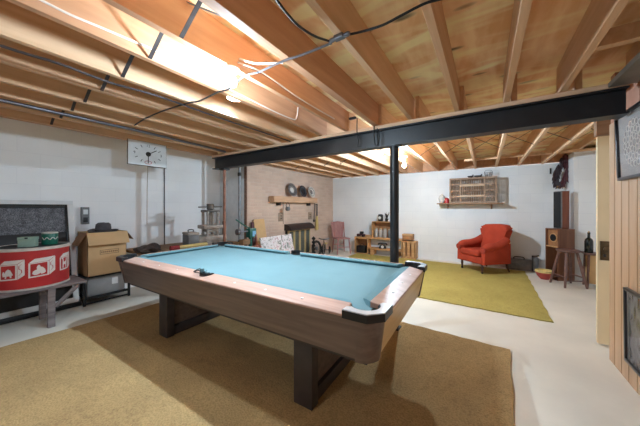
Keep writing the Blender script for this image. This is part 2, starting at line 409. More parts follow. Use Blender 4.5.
# ---------------------------------------------------------------- beam and posts
t = thing('steel_beam', 'long black steel I-beam spanning the room under the joists', 'beam', (0, 2.735, 0))
b = B(); prism(b, [(0,2.017),(.13,2.017),(.13,2.029),(.071,2.029),(.071,2.203),(.13,2.203),(.13,2.215),(0,2.215),(0,2.203),(.059,2.203),(.059,2.029),(0,2.029)], -4.05, .868, YZ()); obj('i_beam', b, 'steel', t)
b = B(); box(b, -4.05, .868, -.005, .135, 2.216, 2.2525, .002, seg=1); obj('wood_plate', b, 'sill', t)
def post(name, label, x, r, mat, ztop, capm):
    t = thing(name, label, 'post', (x, 2.80, .018 if x > -2 else 0))
    b = B(); lathe(b, [(r, .012), (r, ztop-.03)], 24); obj('shaft', b, mat, t)
    b = B(); box(b, -.07, .07, -.06, .06, ztop-.03, ztop-.0185 if x > -2 else ztop-.0005, .002); obj('cap_plate', b, capm, t)
    b = B(); box(b, -.06, .06, -.06, .06, 0, .012, .002); obj('base_plate', b, capm, t)
post('support_post', 'thick black round steel post holding the middle of the beam', -.84, .047, 'steel', 2.017, 'steel')
post('support_post', 'thin reddish-brown steel pole under the left end of the beam', -3.79, .022, 'copper', 2.017, 'iron')
t = thing('drain_pipe', 'light grey vertical pipe running up the edge of the brick chimney', 'pipe', (-4.20, 3.46, 0))
b = B(); lathe(b, [(.028, 0), (.028, 2.40)], 16); obj('pipe', b, 'greypipe', t)
for z in (.6, 1.98):
    b = B(); lathe(b, [(.036, z), (.036, z+.07)], 16); obj('coupling', b, 'iron', t)

# ---------------------------------------------------------------- carpets
def rug(name, x0, x1, y0, y1, h, mat, label, rz, px, py):
    b = B(); nx, ny = 60, 50; g = {}
    for i in range(nx+1):
        for j in range(ny+1):
            e = (i in (0, nx)) or (j in (0, ny))
            wob = .006*math.sin(i*1.7+j*.9)
            g[i, j] = b.verts.new((x0+(x1-x0)*i/nx + (wob if i in (0,nx) else 0)-px, y0+(y1-y0)*j/ny + (wob if j in (0,ny) else 0)-py, h + (0 if e else .003*math.sin(i*.8)*math.cos(j*.7))))
    for i in range(nx):
        for j in range(ny): b.faces.new((g[i,j], g[i+1,j], g[i+1,j+1], g[i,j+1]))
    r = bmesh.ops.extrude_face_region(b, geom=list(b.faces))
    for v in [q for q in r['geom'] if isinstance(q, bmesh.types.BMVert)]: v.co.z = .001
    o = obj(name, b, mat); o.location = (px, py, 0); o.rotation_euler = (0,0,R(rz)); return tag(o, label, 'rug')
rug('carpet', -3.755, .19, -1.2, 2.96, .014, 'rug_olive', 'large olive-brown carpet on the floor under the pool table', -2.2, .19, 2.93)
rug('carpet', -3.15, .66, 3.95, 6.78, .012, 'rug_mustard', 'mustard yellow carpet on the floor in front of the red armchair', -.6, .66, 3.95)

# ---------------------------------------------------------------- pool table
PT = thing('pool_table', 'large brown pool table with pale teal cloth in the middle of the room', 'pool table', (-1.905, 1.832, 0), 1.46)
LX, LY, TZ = 1.462, .6945, .81
b = B(); box(b, -LX+.1, LX-.1, -LY+.1, LY-.1, .74, .772); obj('playing_surface', b, 'cloth', PT)
RW = .118; DROP = .024
def rail(x0, x1, y0, y1, nx, ny, mat='lam_rail'):
    # straight rail cap; inner cushion toward (nx, ny)
    b = B(); box(b, x0, x1, y0, y1, .7735, TZ, .003, seg=1)
    outer = (y0 if ny > 0 else y1) if ny else (x0 if nx > 0 else x1)
    for v in b.verts:
        if v.co.z > .79: v.co.z -= DROP*(1-abs((v.co.y if ny else v.co.x)-outer)/RW)
    r = obj('rail', b, mat, PT)
    b = B()
    prof = [(-.002, .772), (-.002, TZ-.003), (.03, TZ-.002), (.058, TZ-.008), (.056, TZ-.018), (.03, .772)]
    if ny: a0, a1 = x0, x1; base = y1 if ny > 0 else y0
    else: a0, a1 = y0, y1; base = x1 if nx > 0 else x0
    rings = []
    for a, sg in ((a0, 1), (a1, -1)):
        ring = []
        for d, z in prof:
            aa = a + sg*d*.75
            ring.append(b.verts.new((aa, base+ny*d, z) if ny else (base+nx*d, aa, z)))
        rings.append(ring)
    n = len(prof)
    for i in range(n): b.faces.new((rings[0][i], rings[0][(i+1) % n], rings[1][(i+1) % n], rings[1][i]))
    b.faces.new(rings[0]); b.faces.new(rings[1][::-1])
    obj('cushion', b, 'cushion', r)
    for q in (1, 2, 3):
        f = q/4 - .0
        cx = x0+(x1-x0)*f if ny else (x0+x1)/2; cy = (y0+y1)/2 if ny else y0+(y1-y0)*f
        b = B(); lathe(b, [(.009, TZ-.016), (.009, TZ-DROP/2+.0022), (0, TZ-DROP/2+.0025)], 10, T(cx, cy, 0)); obj('sight', b, 'offwhite', r)
PC, SC = .195, .075
for sy in (-1, 1):
    ya, yb = (-LY, -LY+RW) if sy < 0 else (LY-RW, LY)
    rail(-LX+PC, -SC, ya, yb, 0, -sy); rail(SC, LX-PC, ya, yb, 0, -sy)
for sx in (-1, 1):
    xa, xb = (-LX, -LX+RW) if sx < 0 else (LX-RW, LX)
    rail(xa, xb, -LY+PC, LY-PC, -sx, 0)
arc = lambda cx, cy, r, a0, a1, n=14: [(cx+r*math.cos(R(a0+(a1-a0)*k/n)), cy+r*math.sin(R(a0+(a1-a0)*k/n))) for k in range(n+1)]
for sx in (-1, 1):
    for sy in (-1, 1):
        f = Matrix(((sx,0,0,sx*(LX+.012)),(0,sy,0,sy*(LY+.012)),(0,0,1,0),(0,0,0,1)))
        out = [(-.205, 0), (-.07, 0), (0, -.07), (0, -.205), (-.055, -.205)]
        p2 = out + arc(-.125, -.125, .078, -42, 132) + [(-.205, -.055)]
        b = B(); prism(b, p2, .772, TZ+.002, f); pk = obj('corner_pocket', b, 'black', PT)
        p3 = [(-.203, -.003), (-.071, -.003), (-.003, -.071), (-.003, -.203), (-.052, -.203)] + arc(-.125, -.125, .081, -40, 130) + [(-.203, -.052)]
        b = B(); prism(b, p3, TZ+.002, TZ+.007, f)
        lit = (sx > 0 and sy < 0)  # near-right plate only: reflected light put into its grey colour
        o = obj('pocket_trim', b, 'trim_shine' if lit else 'black', pk)
        if lit: o['label'] = 'top plate coloured light grey for its shine'
        b = B(); lathe(b, [(.058, .7725), (.0, .7735)], 24, f @ T(-.105, -.105, 0)); obj('pocket_hole', b, 'blackrub', pk)
        b = B(); a2 = arc(-.125, -.125, .0785, -42, 132); a3 = arc(-.125, -.125, .070, 128, -38)
        prism(b, a2 + a3, .768, TZ-.003, f); obj('pocket_liner', b, 'blackrub', pk)
for sy in (-1, 1):
    f = Matrix(((1,0,0,0),(0,sy,0,sy*LY),(0,0,1,0),(0,0,0,1)))
    p2 = [(-SC, 0), (SC, 0), (SC, -.118)] + arc(0, -.105, .062, 0, 180) + [(-SC, -.118)]
    b = B(); prism(b, p2, .7735, TZ, f)
    for v in b.verts:
        if v.co.z > .79: v.co.z -= DROP*max(0, 1-(LY-abs(v.co.y))/RW)
    sp_ = obj('side_pocket', b, 'lam_rail', PT)
    b = B(); prism(b, arc(0, -.105, .066, -5, 185) + arc(0, -.105, .052, 185, -5), .772, TZ+.006, f); obj('pocket_trim', b, 'black', sp_)
    b = B(); lathe(b, [(.052, .7728), (0, .7738)], 24, f @ T(0, -.095, 0)); obj('pocket_hole', b, 'blackrub', sp_)
# aprons, leaning in toward the bottom
def apron(x0, y0, x1, y1, ix, iy, mat, name='apron'):
    b = B(); th = .02
    tops = [(x0, y0), (x1, y1)]
    vs = []
    for q, (x, y) in enumerate(tops):
        for z, o in ((.773, .004), (.773, .004+th), (.545, .050+th), (.545, .050)):
            k = (0 if z > .7 else .042)*(1 if q == 0 else -1); vs.append(b.verts.new((x+ix*o+(k if iy else 0), y+iy*o+(k if ix else 0), z)))
    for i in range(4): b.faces.new((vs[i], vs[(i+1) % 4], vs[4+(i+1) % 4], vs[4+i]))
    b.faces.new(vs[:4]); b.faces.new(vs[4:][::-1])
    return obj(name, b, mat, PT)
e = .075
apron(-LX+e, -LY, LX-e, -LY, 0, 1, 'lam'); apron(-LX+e, LY, LX-e, LY, 0, -1, 'lam')
a1 = apron(LX, -LY+e, LX, LY-e, -1, 0, 'lam_lit'); a1['label'] = 'end panel, tan lightened for the light on it'
apron(-LX, -LY+e, -LX, LY-e, 1, 0, 'lam')
b = B(); box(b, -LX+.1, LX-.1, -LY+.1, LY-.1, .50, .742); obj('underframe', b, 'lam_leg', PT)
for sx in (-1, 1):
    for sy in (-1, 1):
        f = Matrix(((sx,0,0,sx*LX),(0,sy,0,sy*LY),(0,0,1,0),(0,0,0,1)))
        b = B()
        top = [(-e-.03, -.002), (-e, -.001), (-e*.52, -.02), (-.02, -e*.52), (-.001, -e), (-.002, -e-.03), (-.06, -e-.03), (-e-.03, -.06)]
        bot = [(x-.040, y-.040) for x, y in top]
        va = [b.verts.new((x, y, .771)) for x, y in top]; vb = [b.verts.new((x, y, .535)) for x, y in bot]
        for i in range(8): b.faces.new((va[i], va[(i+1) % 8], vb[(i+1) % 8], vb[i]))
        b.faces.new(va); b.faces.new(vb[::-1])
        for v in b.verts: v.co = f @ v.co
        obj('corner_post', b, 'lam', PT)
for sx in (-1, 1):
    x = sx*.875
    b = B(); box(b, x-.075, x+.075, -.50, -.42, .018, .52, .006); lg = obj('leg', b, 'lam_leg', PT)
    b = B(); box(b, x-.075, x+.075, .42, .50, .018, .52, .006); obj('leg', b, 'lam_leg', PT)
    b = B(); box(b, x-.06, x+.06, -.42, 0.42, .018, .11, .004); obj('foot_rail', b, 'lam_leg', PT)
    b = B(); box(b, x-.03, x+.03, -.42, .42, .11, .50); obj('leg_panel', b, 'lam', PT)
    b = B(); box(b, x-.065, x+.065, -.42, .42, .44, .50); obj('top_rail', b, 'lam_leg', PT)
b = B(); box(b, -.785, .785, -.47, -.40, .43, .50, .004); obj('stretcher', b, 'lam_leg', PT)

# chalk and cord on the near rail
t = thing('chalk_holder', 'small black strap with a teal chalk cube on the near rail beside the side pocket', 'chalk', (-1.93, 1.185, .817), 2)
b = B(); tube(b, spline([(-.06,.0,.004),(-.065,.03,.01),(-.04,.045,.02),(-.02,.02,.012),(-.05,-.01,.004),(.03,-.01,.004),(.10,.03,.004)], 5), .004, 6); obj('strap', b, 'blackrub', t)
b = B(); box(b, -.012, .014, .015, .041, .0, .03, .002); obj('chalk_cube', b, 'cloth', t)

# ---------------------------------------------------------------- light bulbs
def bulb(x, y, z, label, mat, name='ceiling_bulb', top=H, sc=1.0):
    t = thing(name, label, 'light bulb', (x, y, 0))
    b = B(); lathe(b, [(.05, top), (.052, top-.012), (.03, top-.025), (.024, top-.03), (.022, min(z+.045, top-.035))] if sc == 1 else [(.02, top), (.02, top-.012), (.012, top-.02), (.010, z+.03)], 20); obj('lamp_holder', b, 'white', t)
    b = B(); lathe(b, [(a*sc, z+c*sc) for a, c in ((0, -.034), (.014, -.032), (.027, -.018), (.032, 0), (.027, .02), (.017, .036), (.014, .046))], 20); obj('glass_bulb', b, mat, t)
    return t
bulb(-1.40, 1.09, 2.165, 'bare lit bulb under a joist above the near half of the pool table', 'bulb')
bulb(-1.205, 4.60, 2.085, 'bare lit bulb beyond the beam just right of the black post', 'bulb_far')
t = bulb(-1.97, 1.575, 2.435, 'added unseen lit bulb in a small metal reflector up between two joists over the pool table', 'bulb_added_mid', top=HP, sc=.62)  # bulb added to cast the table shadow, no such lamp known
b = B(); lathe(b, [(.018, HP-.006), (.04, HP-.012), (.068, 2.40), (.075, 2.366), (.072, 2.366), (.064, 2.40), (.037, HP-.016), (.018, HP-.012)], 28); obj('reflector', b, 'white', t)  # dome added to keep that bulb's light off the joists
bulb(-1.40, -.95, 2.165, 'added unseen lit bulb on a joist behind the camera', 'bulb_added_rear')  # added to brighten the room from behind, no lamp known there

# ---------------------------------------------------------------- cables and pipes on the ceiling
def cable(name, pts, r, mat, label, cat='cable', seg=6, sm=True):
    b = B(); tube(b, spline(pts, 5) if sm else pts, r, seg); return tag(obj(name, b, mat), label, cat)
jb = thing('cable_clamp', 'small metal junction clamp under the joist where three cables meet', 'junction box', (-.648, 1.185, 0))
b = B(); box(b, -.028, .028, -.016, .016, H-.024, H-.0005, .004); obj('clamp_body', b, 'zinc', jb)
for s in (-1, 1):
    b = B(); lathe(b, [(.009, -.02), (.012, -.01), (.012, .01), (.009, .02)], 12, T(s*.043, 0, H-.014) @ RY(90)); obj('connector', b, 'zinc', jb)
cable('electrical_cable', [(-.705,1.18,H-.016),(-.745,1.10,H-.02),(-.775,1.0,H-.014),(-.77,.9,H-.014),(-.755,.8,H-.014),(-.74,.66,H-.012)], .0062, 'blackrub', 'black cable curving away from the junction clamp toward the camera')
cable('electrical_cable', [(-.592,1.19,H-.016),(-.52,1.21,H-.014),(-.42,1.205,H-.026),(-.33,1.2,H-.02),(-.225,1.2,H-.009),(-.15,1.21,H-.012),(.05,1.22,H-.03),(.155,1.22,H-.009)], .0062, 'blackrub', 'black cable sagging to the right of the junction clamp')
cable('electrical_cable', [(-.70,1.195,H-.02),(-.92,1.197,H-.016),(-1.03,1.195,H-.009),(-1.25,1.19,H-.02)], .007, 'zinc', 'silver armoured cable running left from the junction clamp')
cable('electrical_cable', [(-1.26,1.19,H-.02),(-1.40,1.19,H-.008),(-1.62,1.235,H-.02),(-1.755,1.24,H-.008),(-2.0,1.24,H-.02),(-2.16,1.23,H-.008),(-2.55,1.2,H-.008),(-2.95,1.21,H-.008),(-3.2,1.225,H-.02)], .007, 'iron', 'long dark cable crossing under the joists toward the clock')
cable('electrical_cable', [(-1.729,.10,2.31),(-1.729,.28,2.303),(-1.729,.385,2.298),(-1.729,.5,2.305),(-1.729,.64,2.313),(-1.729,.8,2.32),(-1.729,1.07,2.30),(-1.729,1.43,2.288),(-1.729,1.85,2.278),(-1.729,2.1,2.285),(-1.729,2.19,2.31),(-1.729,2.22,2.44)], .0065, 'cable_white', 'white cable stapled along the side of a joist above the pool table')
cable('electrical_cable', [(-1.372,1.12,2.30),(-1.372,1.35,2.33),(-1.372,1.8,2.30),(-1.372,2.4,2.30)], .006, 'cable_white', 'thin white cable on the side of the joist right of the near bulb')
cable('electrical_cable', [(-1.372,1.13,2.33),(-1.25,1.17,2.28),(-1.06,1.21,H-.009)], .006, 'cable_white', 'short white cable bridging to the rough double joist')
cable('conduit_pipe', [(-2.27,-.6,H-.012),(-2.26,.2,H-.014),(-2.24,.45,H-.012),(-2.27,.72,H-.012),(-2.22,1.02,H-.012),(-2.24,1.6,H-.012),(-2.24,2.7,H-.008)], .0085, 'strap', 'thin dull pipe hanging between joists left of the near bulb', 'pipe')
cable('conduit_pipe', [(-3.39,-1.0,H-.018),(-3.39,1.3,H-.018),(-3.44,2.0,H-.018),(-3.5,2.6,H-.018)], .017, 'zinc', 'blue-grey metal conduit running under the joists near the left wall', 'pipe', 10, False)
cable('beam_wire', [(-1.252,2.722,2.38),(-1.252,2.722,2.18),(-1.235,2.722,2.12),(-1.245,2.722,2.05),(-1.20,2.722,2.04)], .006, 'blackrub', 'black wire with a plug hanging over the beam face', 'wire')
cable('beam_wire', [(-1.04,2.722,2.37),(-1.045,2.722,2.2),(-1.03,2.722,2.04),(-.99,2.722,2.06),(-.985,2.722,2.16),(-1.01,2.722,2.22)], .006, 'blackrub', 'looped black wire hanging over the beam beside the post', 'wire')
b = B(); box(b, -1.35, -1.265, 2.70, 2.735, 2.375, 2.40, .006); tag(obj('plug', b, 'blackrub'), 'black plug dangling above the beam left of the post', 'plug')

# ---------------------------------------------------------------- clock
t = thing('wall_clock', 'square white clock with black hands hung from the joist by the left wall', 'clock', (-4.028, 1.71, 2.098))
b = B(); box(b, -.018, 0, -.25, .25, -.172, .172, .003); obj('clock_case', b, 'brass_dark', t)
b = B(); box(b, 0, .004, -.243, .243, -.165, .168); cf = obj('clock_face', b, 'white', t)
for k in range(12):
    a = R(90-30*k); rx, rz = .17, .115
    cy, cz = rx*math.cos(a), rz*math.sin(a)
    if k in (0, 3, 9): text('numeral', {0:'12', 3:'3', 9:'9'}[k], .05, 'black', T(.005, cy, cz) @ FACE_X, cf)
    elif k != 6:
        b = B(); box(b, .004, .006, -.018, .018, -.004, .004, 0, T(0, cy, cz) @ Matrix.Rotation(a, 4, 'X')); obj('hour_mark', b, 'black', cf)
for ln, wd, an in ((.125, .010, 32), (.13, .010, -91)):
    b = B(); box(b, .010, .013, -.02, ln, -wd/2, wd/2, 0, Matrix.Rotation(R(an), 4, 'X')); obj('clock_hand', b, 'black', t)
b = B(); lathe(b, [(.032, 0), (.032, .008), (.02, .014), (0, .015)], 20, T(.004,0,0) @ RY(90)); obj('clock_hub', b, 'iron', t)
b = B(); pts = [(.006, .045*math.cos(q*PI/12), -.118+.022*math.sin(q*PI/12)) for q in range(24)]; tube(b, pts, .003, 4, True); obj('red_oval', b, 'red', cf)
b = B(); tube(b, [(-.012,0,-.172),(-.03,.0,-.5),(-.035,.0,-1.0)], .004, 5); obj('cord', b, 'outlet', t)

# ---------------------------------------------------------------- left wall fittings
t = thing('wall_conduit', 'thin dark conduit running down the white wall below the clock', 'pipe', (WX+.012, 2.38, 0))
b = B(); tube(b, [(0,-.28,2.06),(0,0,2.06),(0,0,.03)], .009, 6); obj('pipe', b, 'strap', t)
t = thing('outlet_box', 'grey metal electrical box on the white wall above the cardboard box', 'outlet', (WX+.001, 1.265, 1.22))
b = B(); box(b, 0, .05, -.045, .045, -.125, .125, .004); obj('box_body', b, 'greytool', t)
for z in (-.06, .055):
    b = B(); box(b, .05, .054, -.026, .026, z-.035, z+.035, .002); obj('socket', b, 'black' if z < 0 else 'white', t)

# ---------------------------------------------------------------- framed panel leaning on the wall
t = thing('leaning_screen', 'large dark speckled panel in a white frame leaning on the left wall', 'panel', (-4.63, 0, 0))
mx = RY(-12.2)   # local: x out of the panel, y along the wall, z up the slope
def pan(name, mat, *a, par=t, bev=.004):
    b = B(); box(b, *a, bev, mx); return obj(name, b, mat, par)
y0, y1, zt = -1.2, 1.125, 1.465
pan('frame_rail', 'white', -.03, .02, y0, y1, zt-.055, zt)
pan('frame_rail', 'white', -.03, .02, y0, y1, .06, .13)
pan('frame_stile', 'white', -.03, .02, y1-.06, y1, .12, zt-.05)
pan('frame_stile', 'white', -.03, .02, y0, y0+.06, .12, zt-.05)
pan('inner_border', 'iron', -.02, .012, y0+.05, y1-.06, zt-.10, zt-.05)
pan('inner_border', 'black', -.02, .014, y1-.085, y1-.058, .12, zt-.06)
pan('screen', 'mesh_dark', -.02, .0, y0+.05, y1-.07, .5, zt-.09)
pan('dark_board', 'plum', -.02, .004, y0+.05, y1-.07, .12, 1.03)
pan('base_rail', 'black', -.03, .028, y0, y1+.02, .005, .065)

# ---------------------------------------------------------------- bench with toy drum
t = thing('bench', 'low weathered grey wooden bench with braced legs under the red drum', 'bench', (-4.3, .3, 0))
b = B(); box(b, -.24, .25, -1.35, .755, .43, .455, .004); obj('bench_top', b, 'greywood', t)
for y in (.455, -1.1):
    for x in (-.17, .22):
        b = B(); box(b, x-.02, x+.02, y-.03, y+.03, 0, .43, .003); obj('leg', b, 'greywood', t)
    b = B(); box(b, -.20, .245, y-.03, y+.03, .38, .43, .003); obj('crosspiece', b, 'greywood', t)
for x in (.22,):
    b = B(); tube(b, [(x, .49, .22), (x, .68, .42)], .024, 4); obj('brace', b, 'greywood', t)
DR = thing('toy_drum', 'round red drum with white animal block pictures on the grey bench', 'drum', (-4.37, .66, .4555))
rr = .30
b = B(); lathe(b, [(rr, .02), (rr, .42)], 64); obj('shell', b, 'red', DR)
b = B(); lathe(b, [(rr-.01, 0), (rr+.007, .003), (rr+.008, .022), (rr-.002, .024)], 64); obj('bottom_rim', b, 'rim', DR)
b = B(); lathe(b, [(rr-.002, .418), (rr+.009, .42), (rr+.010, .448), (rr-.012, .452), (rr-.014, .444)], 64); obj('lid_rim', b, 'rim', DR)
b = B(); lathe(b, [(rr-.014, .440), (rr-.016, .445), (0, .446)], 64); obj('lid', b, 'plum', DR)
def decal(polys, phi, name, mat, off):
    b = B()
    for pl in polys:
        vs = [b.verts.new((u, z, 0)) for u, z in pl]; b.faces.new(vs)
    bmesh.ops.triangulate(b, faces=list(b.faces))
    bmesh.ops.subdivide_edges(b, edges=[e for e in b.edges if e.calc_length() > .02], cuts=3, use_grid_fill=True)
    for v in b.verts:
        a = R(phi) + v.co.x/rr; z = v.co.y
        v.co = Vector(((rr+off)*math.cos(a), (rr+off)*math.sin(a), z))
    obj(name, b, mat, DR)
turtle = [(-.045,.005),(-.05,.02),(-.045,.032),(-.032,.034),(-.026,.024),(-.015,.038),(.005,.046),(.025,.04),(.04,.022),(.048,.012),(.036,.010),(.034,-.002),(.022,-.002),(.018,.008),(-.008,.008),(-.012,-.004),(-.025,-.004),(-.025,.008)]
mice = [(-.055,.005),(-.05,.018),(-.03,.026),(-.018,.026),(-.02,.04),(-.008,.052),(.006,.05),(.012,.04),(.03,.036),(.048,.024),(.056,.006),(.04,.0),(.02,-.002),(.01,.004),(-.01,-.002),(-.035,-.003)]
tall = [(-.03,-.005),(-.028,.045),(-.04,.055),(-.02,.06),(-.01,.03),(.02,.035),(.03,.06),(.04,.05),(.03,-.005),(.018,-.005),(.016,.015),(-.012,.015),(-.015,-.005)]
def block(phi, z0, w, h, tilt, animal, sk):
    q = lambda u, z: (u, z0 + z + tilt*u)
    L, Rr = -w/2-.02, w/2-.02; d = .055
    decal([[q(L,0),q(Rr,0),q(Rr,h),q(L,h)], [q(Rr+.003,0),q(Rr+d,d*.7),q(Rr+d,h+d*.75),q(Rr+.003,h)], [q(L,h+.003),q(Rr,h+.003),q(Rr+d,h+d*.8),q(L+d*.8,h+d*.8)]], phi, 'block_picture', 'offwhite', .0012)
    g = .014
    decal([[q(L+g,g),q(Rr-g,g),q(Rr-g,h-g*.6),q(L+g,h-g*.6)]], phi, 'block_window', 'red', .0020)
    decal([[q(u*.92-.02, g+.016+z*1.9) for u, z in animal]], phi, 'animal_figure', 'offwhite', .0028)
    s = [(Rr+.034,h*.98),(Rr+.014,h*.86),(Rr+.014,h*.66),(Rr+.032,h*.60),(Rr+.034,h*.42),(Rr+.014,h*.26)]
    pl = []
    for (a0, c0), (a1, c1) in zip(s, s[1:]):
        pl.append([q(a0-.003,c0),q(a0+.003,c0+.002),q(a1+.003,c1+.002),q(a1-.003,c1)])
    decal(pl, phi, 'block_letter', 'red', .0020)
block(-40, .125, .145, .160, .05, turtle, 0)
block(4, .135, .155, .155, .06, mice, 1)
block(50, .16, .12, .145, .05, tall, 0)
t = thing('card_box', 'small pale green card box lying on the red drum', 'box', (-4.30, .615, .9025), 61)
b = B(); box(b, -.068, .068, -.04, .04, 0, .075, .002); obj('box_base', b, 'greenbox', t)
b = B(); box(b, -.071, .071, -.043, .043, .076, .108, .002); obj('box_lid', b, 'greenbox', t)
b = B(); box(b, -.012, .012, -.0455, -.0425, .09, .105); obj('catch', b, 'black', t)
t = thing('paint_can', 'round dark green can with white lettering and pale lid on the red drum', 'can', (-4.385, .80, .9025))
b = B(); lathe(b, [(.068,0),(.07,.004),(.07,.122),(.068,.126)], 32); obj('can_body', b, 'greencan', t)
b = B(); lathe(b, [(.066,.126),(.071,.128),(.071,.142),(.06,.144),(.06,.139),(0,.139)], 32); obj('can_lid', b, 'rim', t)
b = B()
pts = [(.0712*math.cos(R(a)), .0712*math.sin(R(a)), .072+.012*math.sin(R(a*9))) for a in range(-70, 60, 4)]
tube(b, pts, .0045, 5); obj('white_script', b, 'offwhite', t)

# ---------------------------------------------------------------- bin stand, cardboard box, hat
t = thing('metal_stand', 'low black metal stand under the cardboard box', 'stand', (-4.75, 1.41, 0))
X0, X1, Y0, Y1 = -.2, .22, -.27, .27
for x in (X0, X1-.02):
    for y in (Y0, Y1-.03):
        b = B(); box(b, x, x+.02, y, y+.03, 0, .372, .002); obj('leg', b, 'black', t)
b = B(); box(b, X0, X1, Y0, Y1, .372, .388, .002); obj('stand_top', b, 'black', t)
for z in (.02, .10):
    b = B(); box(b, X1-.016, X1-.002, Y0+.03, Y1-.03, z, z+.018); obj('rail', b, 'black', t)
b = B(); box(b, X0, X1, Y0+.03, Y1-.03, .085, .10); obj('lower_shelf', b, 'iron', t)
t = thing('storage_bin', 'grey plastic bin on the black stand below the cardboard box', 'bin', (-4.75, 1.41, .1005))
b = B(); box(b, -.15, .165, -.215, .22, 0, .235, .012); obj('bin_body', b, 'greybin', t)
b = B(); box(b, -.155, .172, -.222, .227, .236, .262, .006); obj('bin_lid', b, 'greybin', t)
b = B(); box(b, .1655, .1675, .06, .13, .12, .215); obj('paper_tag', b, 'tag', t)
t = thing('cardboard_box', 'open brown cardboard box with folded flaps on the black stand', 'box', (-4.745, 1.41, .3885))
b = B(); a, c, h, w = .20, .225, .60, .006
box(b, a-w, a, -c, c, 0, h); box(b, -a, -a+w, -c, c, 0, h); box(b, -a, a, -c, -c+w, 0, h); box(b, -a, a, c-w, c, 0, h); box(b, -a, a, -c, c, 0, w)
obj('box_walls', b, 'cardboard', t)
def flap(p, ang, axis, ln, hw, mat):
    b = B()
    if axis == 'front': box(b, 0, ln, -hw, hw, -.003, .003, 0, T(*p) @ RY(ang))
    else: box(b, -hw, hw, min(0, ln), max(0, ln), -.003, .003, 0, T(*p) @ RX(ang))
    obj('flap', b, mat, t)
flap((a, 0, h), 62, 'front', .19, c+.01, 'cardboard')
flap((.055, -c, h), 58, 'side', -.19, a-.055, 'cardboard_in')
flap((0, c, h), -55, 'side', .16, a, 'cardboard_in')
flap((-a, 0, h), 176, 'front', .02, c, 'cardboard')
b = B(); box(b, -a+.01, a-.01, -c+.01, c-.01, h-.05, h-.02); obj('packing_paper', b, 'cardboard_in', t)
b = B()
for (y0, y1, z0, z1) in ((-.09,.13,.29,.295),(-.09,.13,.345,.35),(-.09,-.085,.29,.35),(.125,.13,.29,.35)): box(b, a, a+.0012, y0, y1, z0, z1)
for k in range(9): box(b, a, a+.0012, -.075+k*.022, -.062+k*.022, .31, .33)
obj('printed_mark', b, 'ink', t)
t = thing('felt_hat', 'grey felt hat with wide brim resting on the cardboard box', 'hat', (-4.72, 1.41, .9705), 20)
b = B()
prof = [(0,.006),(.09,.004),(.10,.0),(.17,.01),(.185,.028),(.178,.030),(.12,.014),(.098,.016),(.097,.07),(.090,.125),(.064,.148),(.03,.14),(0,.134)]
lathe(b, prof, 36)
for v in b.verts:
    v.co.x *= .86
    if math.hypot(v.co.x, v.co.y) > .13: v.co.z += .03*(v.co.x/.16)**2
    if v.co.z > .12: v.co.z -= .02*max(0, 1-abs(v.co.x)/.04)
obj('hat_body', b, 'felt', t)
b = B(); lathe(b, [(.1005,.016),(.1015,.017),(.1,.046),(.098,.047)], 36)
for v in b.verts: v.co.x *= .86
obj('hat_band', b, 'felt_dark', t)

# ---------------------------------------------------------------- workbench behind the table with the book press
t = thing('workbench', 'low wooden workbench along the left wall behind the pool table', 'workbench', (-4.35, 2.35, 0))
b = B(); box(b, -.48, .40, -.655, .92, .64, .68, .003); obj('bench_top', b, 'bench', t)
for x in (-.43, .34):
    for y in (-.22, .86):
        b = B(); box(b, x-.03, x+.03, y-.03, y+.03, 0, .64); obj('leg', b, 'bench', t)
t = thing('book_press', 'old grey cast-iron book press with a screw handle behind the pool table', 'press', (-4.2, 2.78, .681), 80)
b = B(); box(b, -.24, .26, -.16, .16, 0, .16, .012); obj('base', b, 'presscast', t)
b = B(); box(b, -.15, .24, -.15, .15, .28, .345, .01); box(b, -.09, .15, -.12, .12, .22, .281, .03); obj('platen', b, 'presscast', t)
for x, y in ((-.07,-.10),(.11,-.10),(-.07,.10),(.11,.10)):
    b = B(); lathe(b, [(.022,.16),(.027,.18),(.022,.2),(.022,.56),(.028,.58),(.022,.6)], 16, T(x,y,0)); obj('column', b, 'presscast', t)
b = B(); box(b, -.105, .145, -.125, .125, .575, .615, .012); obj('crosshead', b, 'pressdark', t)
b = B(); lathe(b, [(.03,.22),(.03,.615)], 16, T(.02,0,0)); obj('screw', b, 'presscast', t)
b = B(); lathe(b, [(.035,.615),(.062,.625),(.065,.715),(.055,.725),(0,.725)], 20, T(.02,0,0)); obj('boss', b, 'pressdark', t)
b = B(); tube(b, [(-.19,0,.665),(.24,0,.675)], .011, 8); obj('handle_bar', b, 'pressdark', t)
b = B(); box(b, .262, .31, -.04, .04, 0, .40, .008); obj('side_bracket', b, 'pressdark', t)
t = thing('metal_case', 'small grey metal case beside the book press', 'case', (-4.2, 2.44, .681), 80)
b = B(); box(b, -.09, .08, -.14, .14, 0, .20, .01); obj('case_body', b, 'greytool', t)
b = B(); box(b, -.095, .085, -.145, .145, .201, .24, .01); obj('case_lid', b, 'presscast', t)
b = B(); tube(b, spline([(-.04,0,.24),(-.045,0,.275),(0,0,.285),(.04,0,.275),(.035,0,.24)], 4), .008, 8); obj('carry_handle', b, 'iron', t)
t = thing('rolled_mat', 'rolled straw mat with a dark red end behind the pool table', 'rolled mat', (-4.0, 2.0, .7195), 0)
b = B(); lathe(b, [(.02,0),(.036,.002),(.038,.12),(.036,.13)], 20, RX(-90)); obj('red_wrap', b, 'rollred', t)
b = B(); lathe(b, [(.029,.131),(.029,.60),(.02,.602),(0,.60)], 20, RX(-90)); obj('mat_roll', b, 'rollyel', t)
t = thing('leather_bag', 'crumpled dark brown leather bag behind the left end of the pool table', 'bag', (-4.15, 1.76, .681), 0)
b = B(); bmesh.ops.create_icosphere(b, subdivisions=4, radius=1)
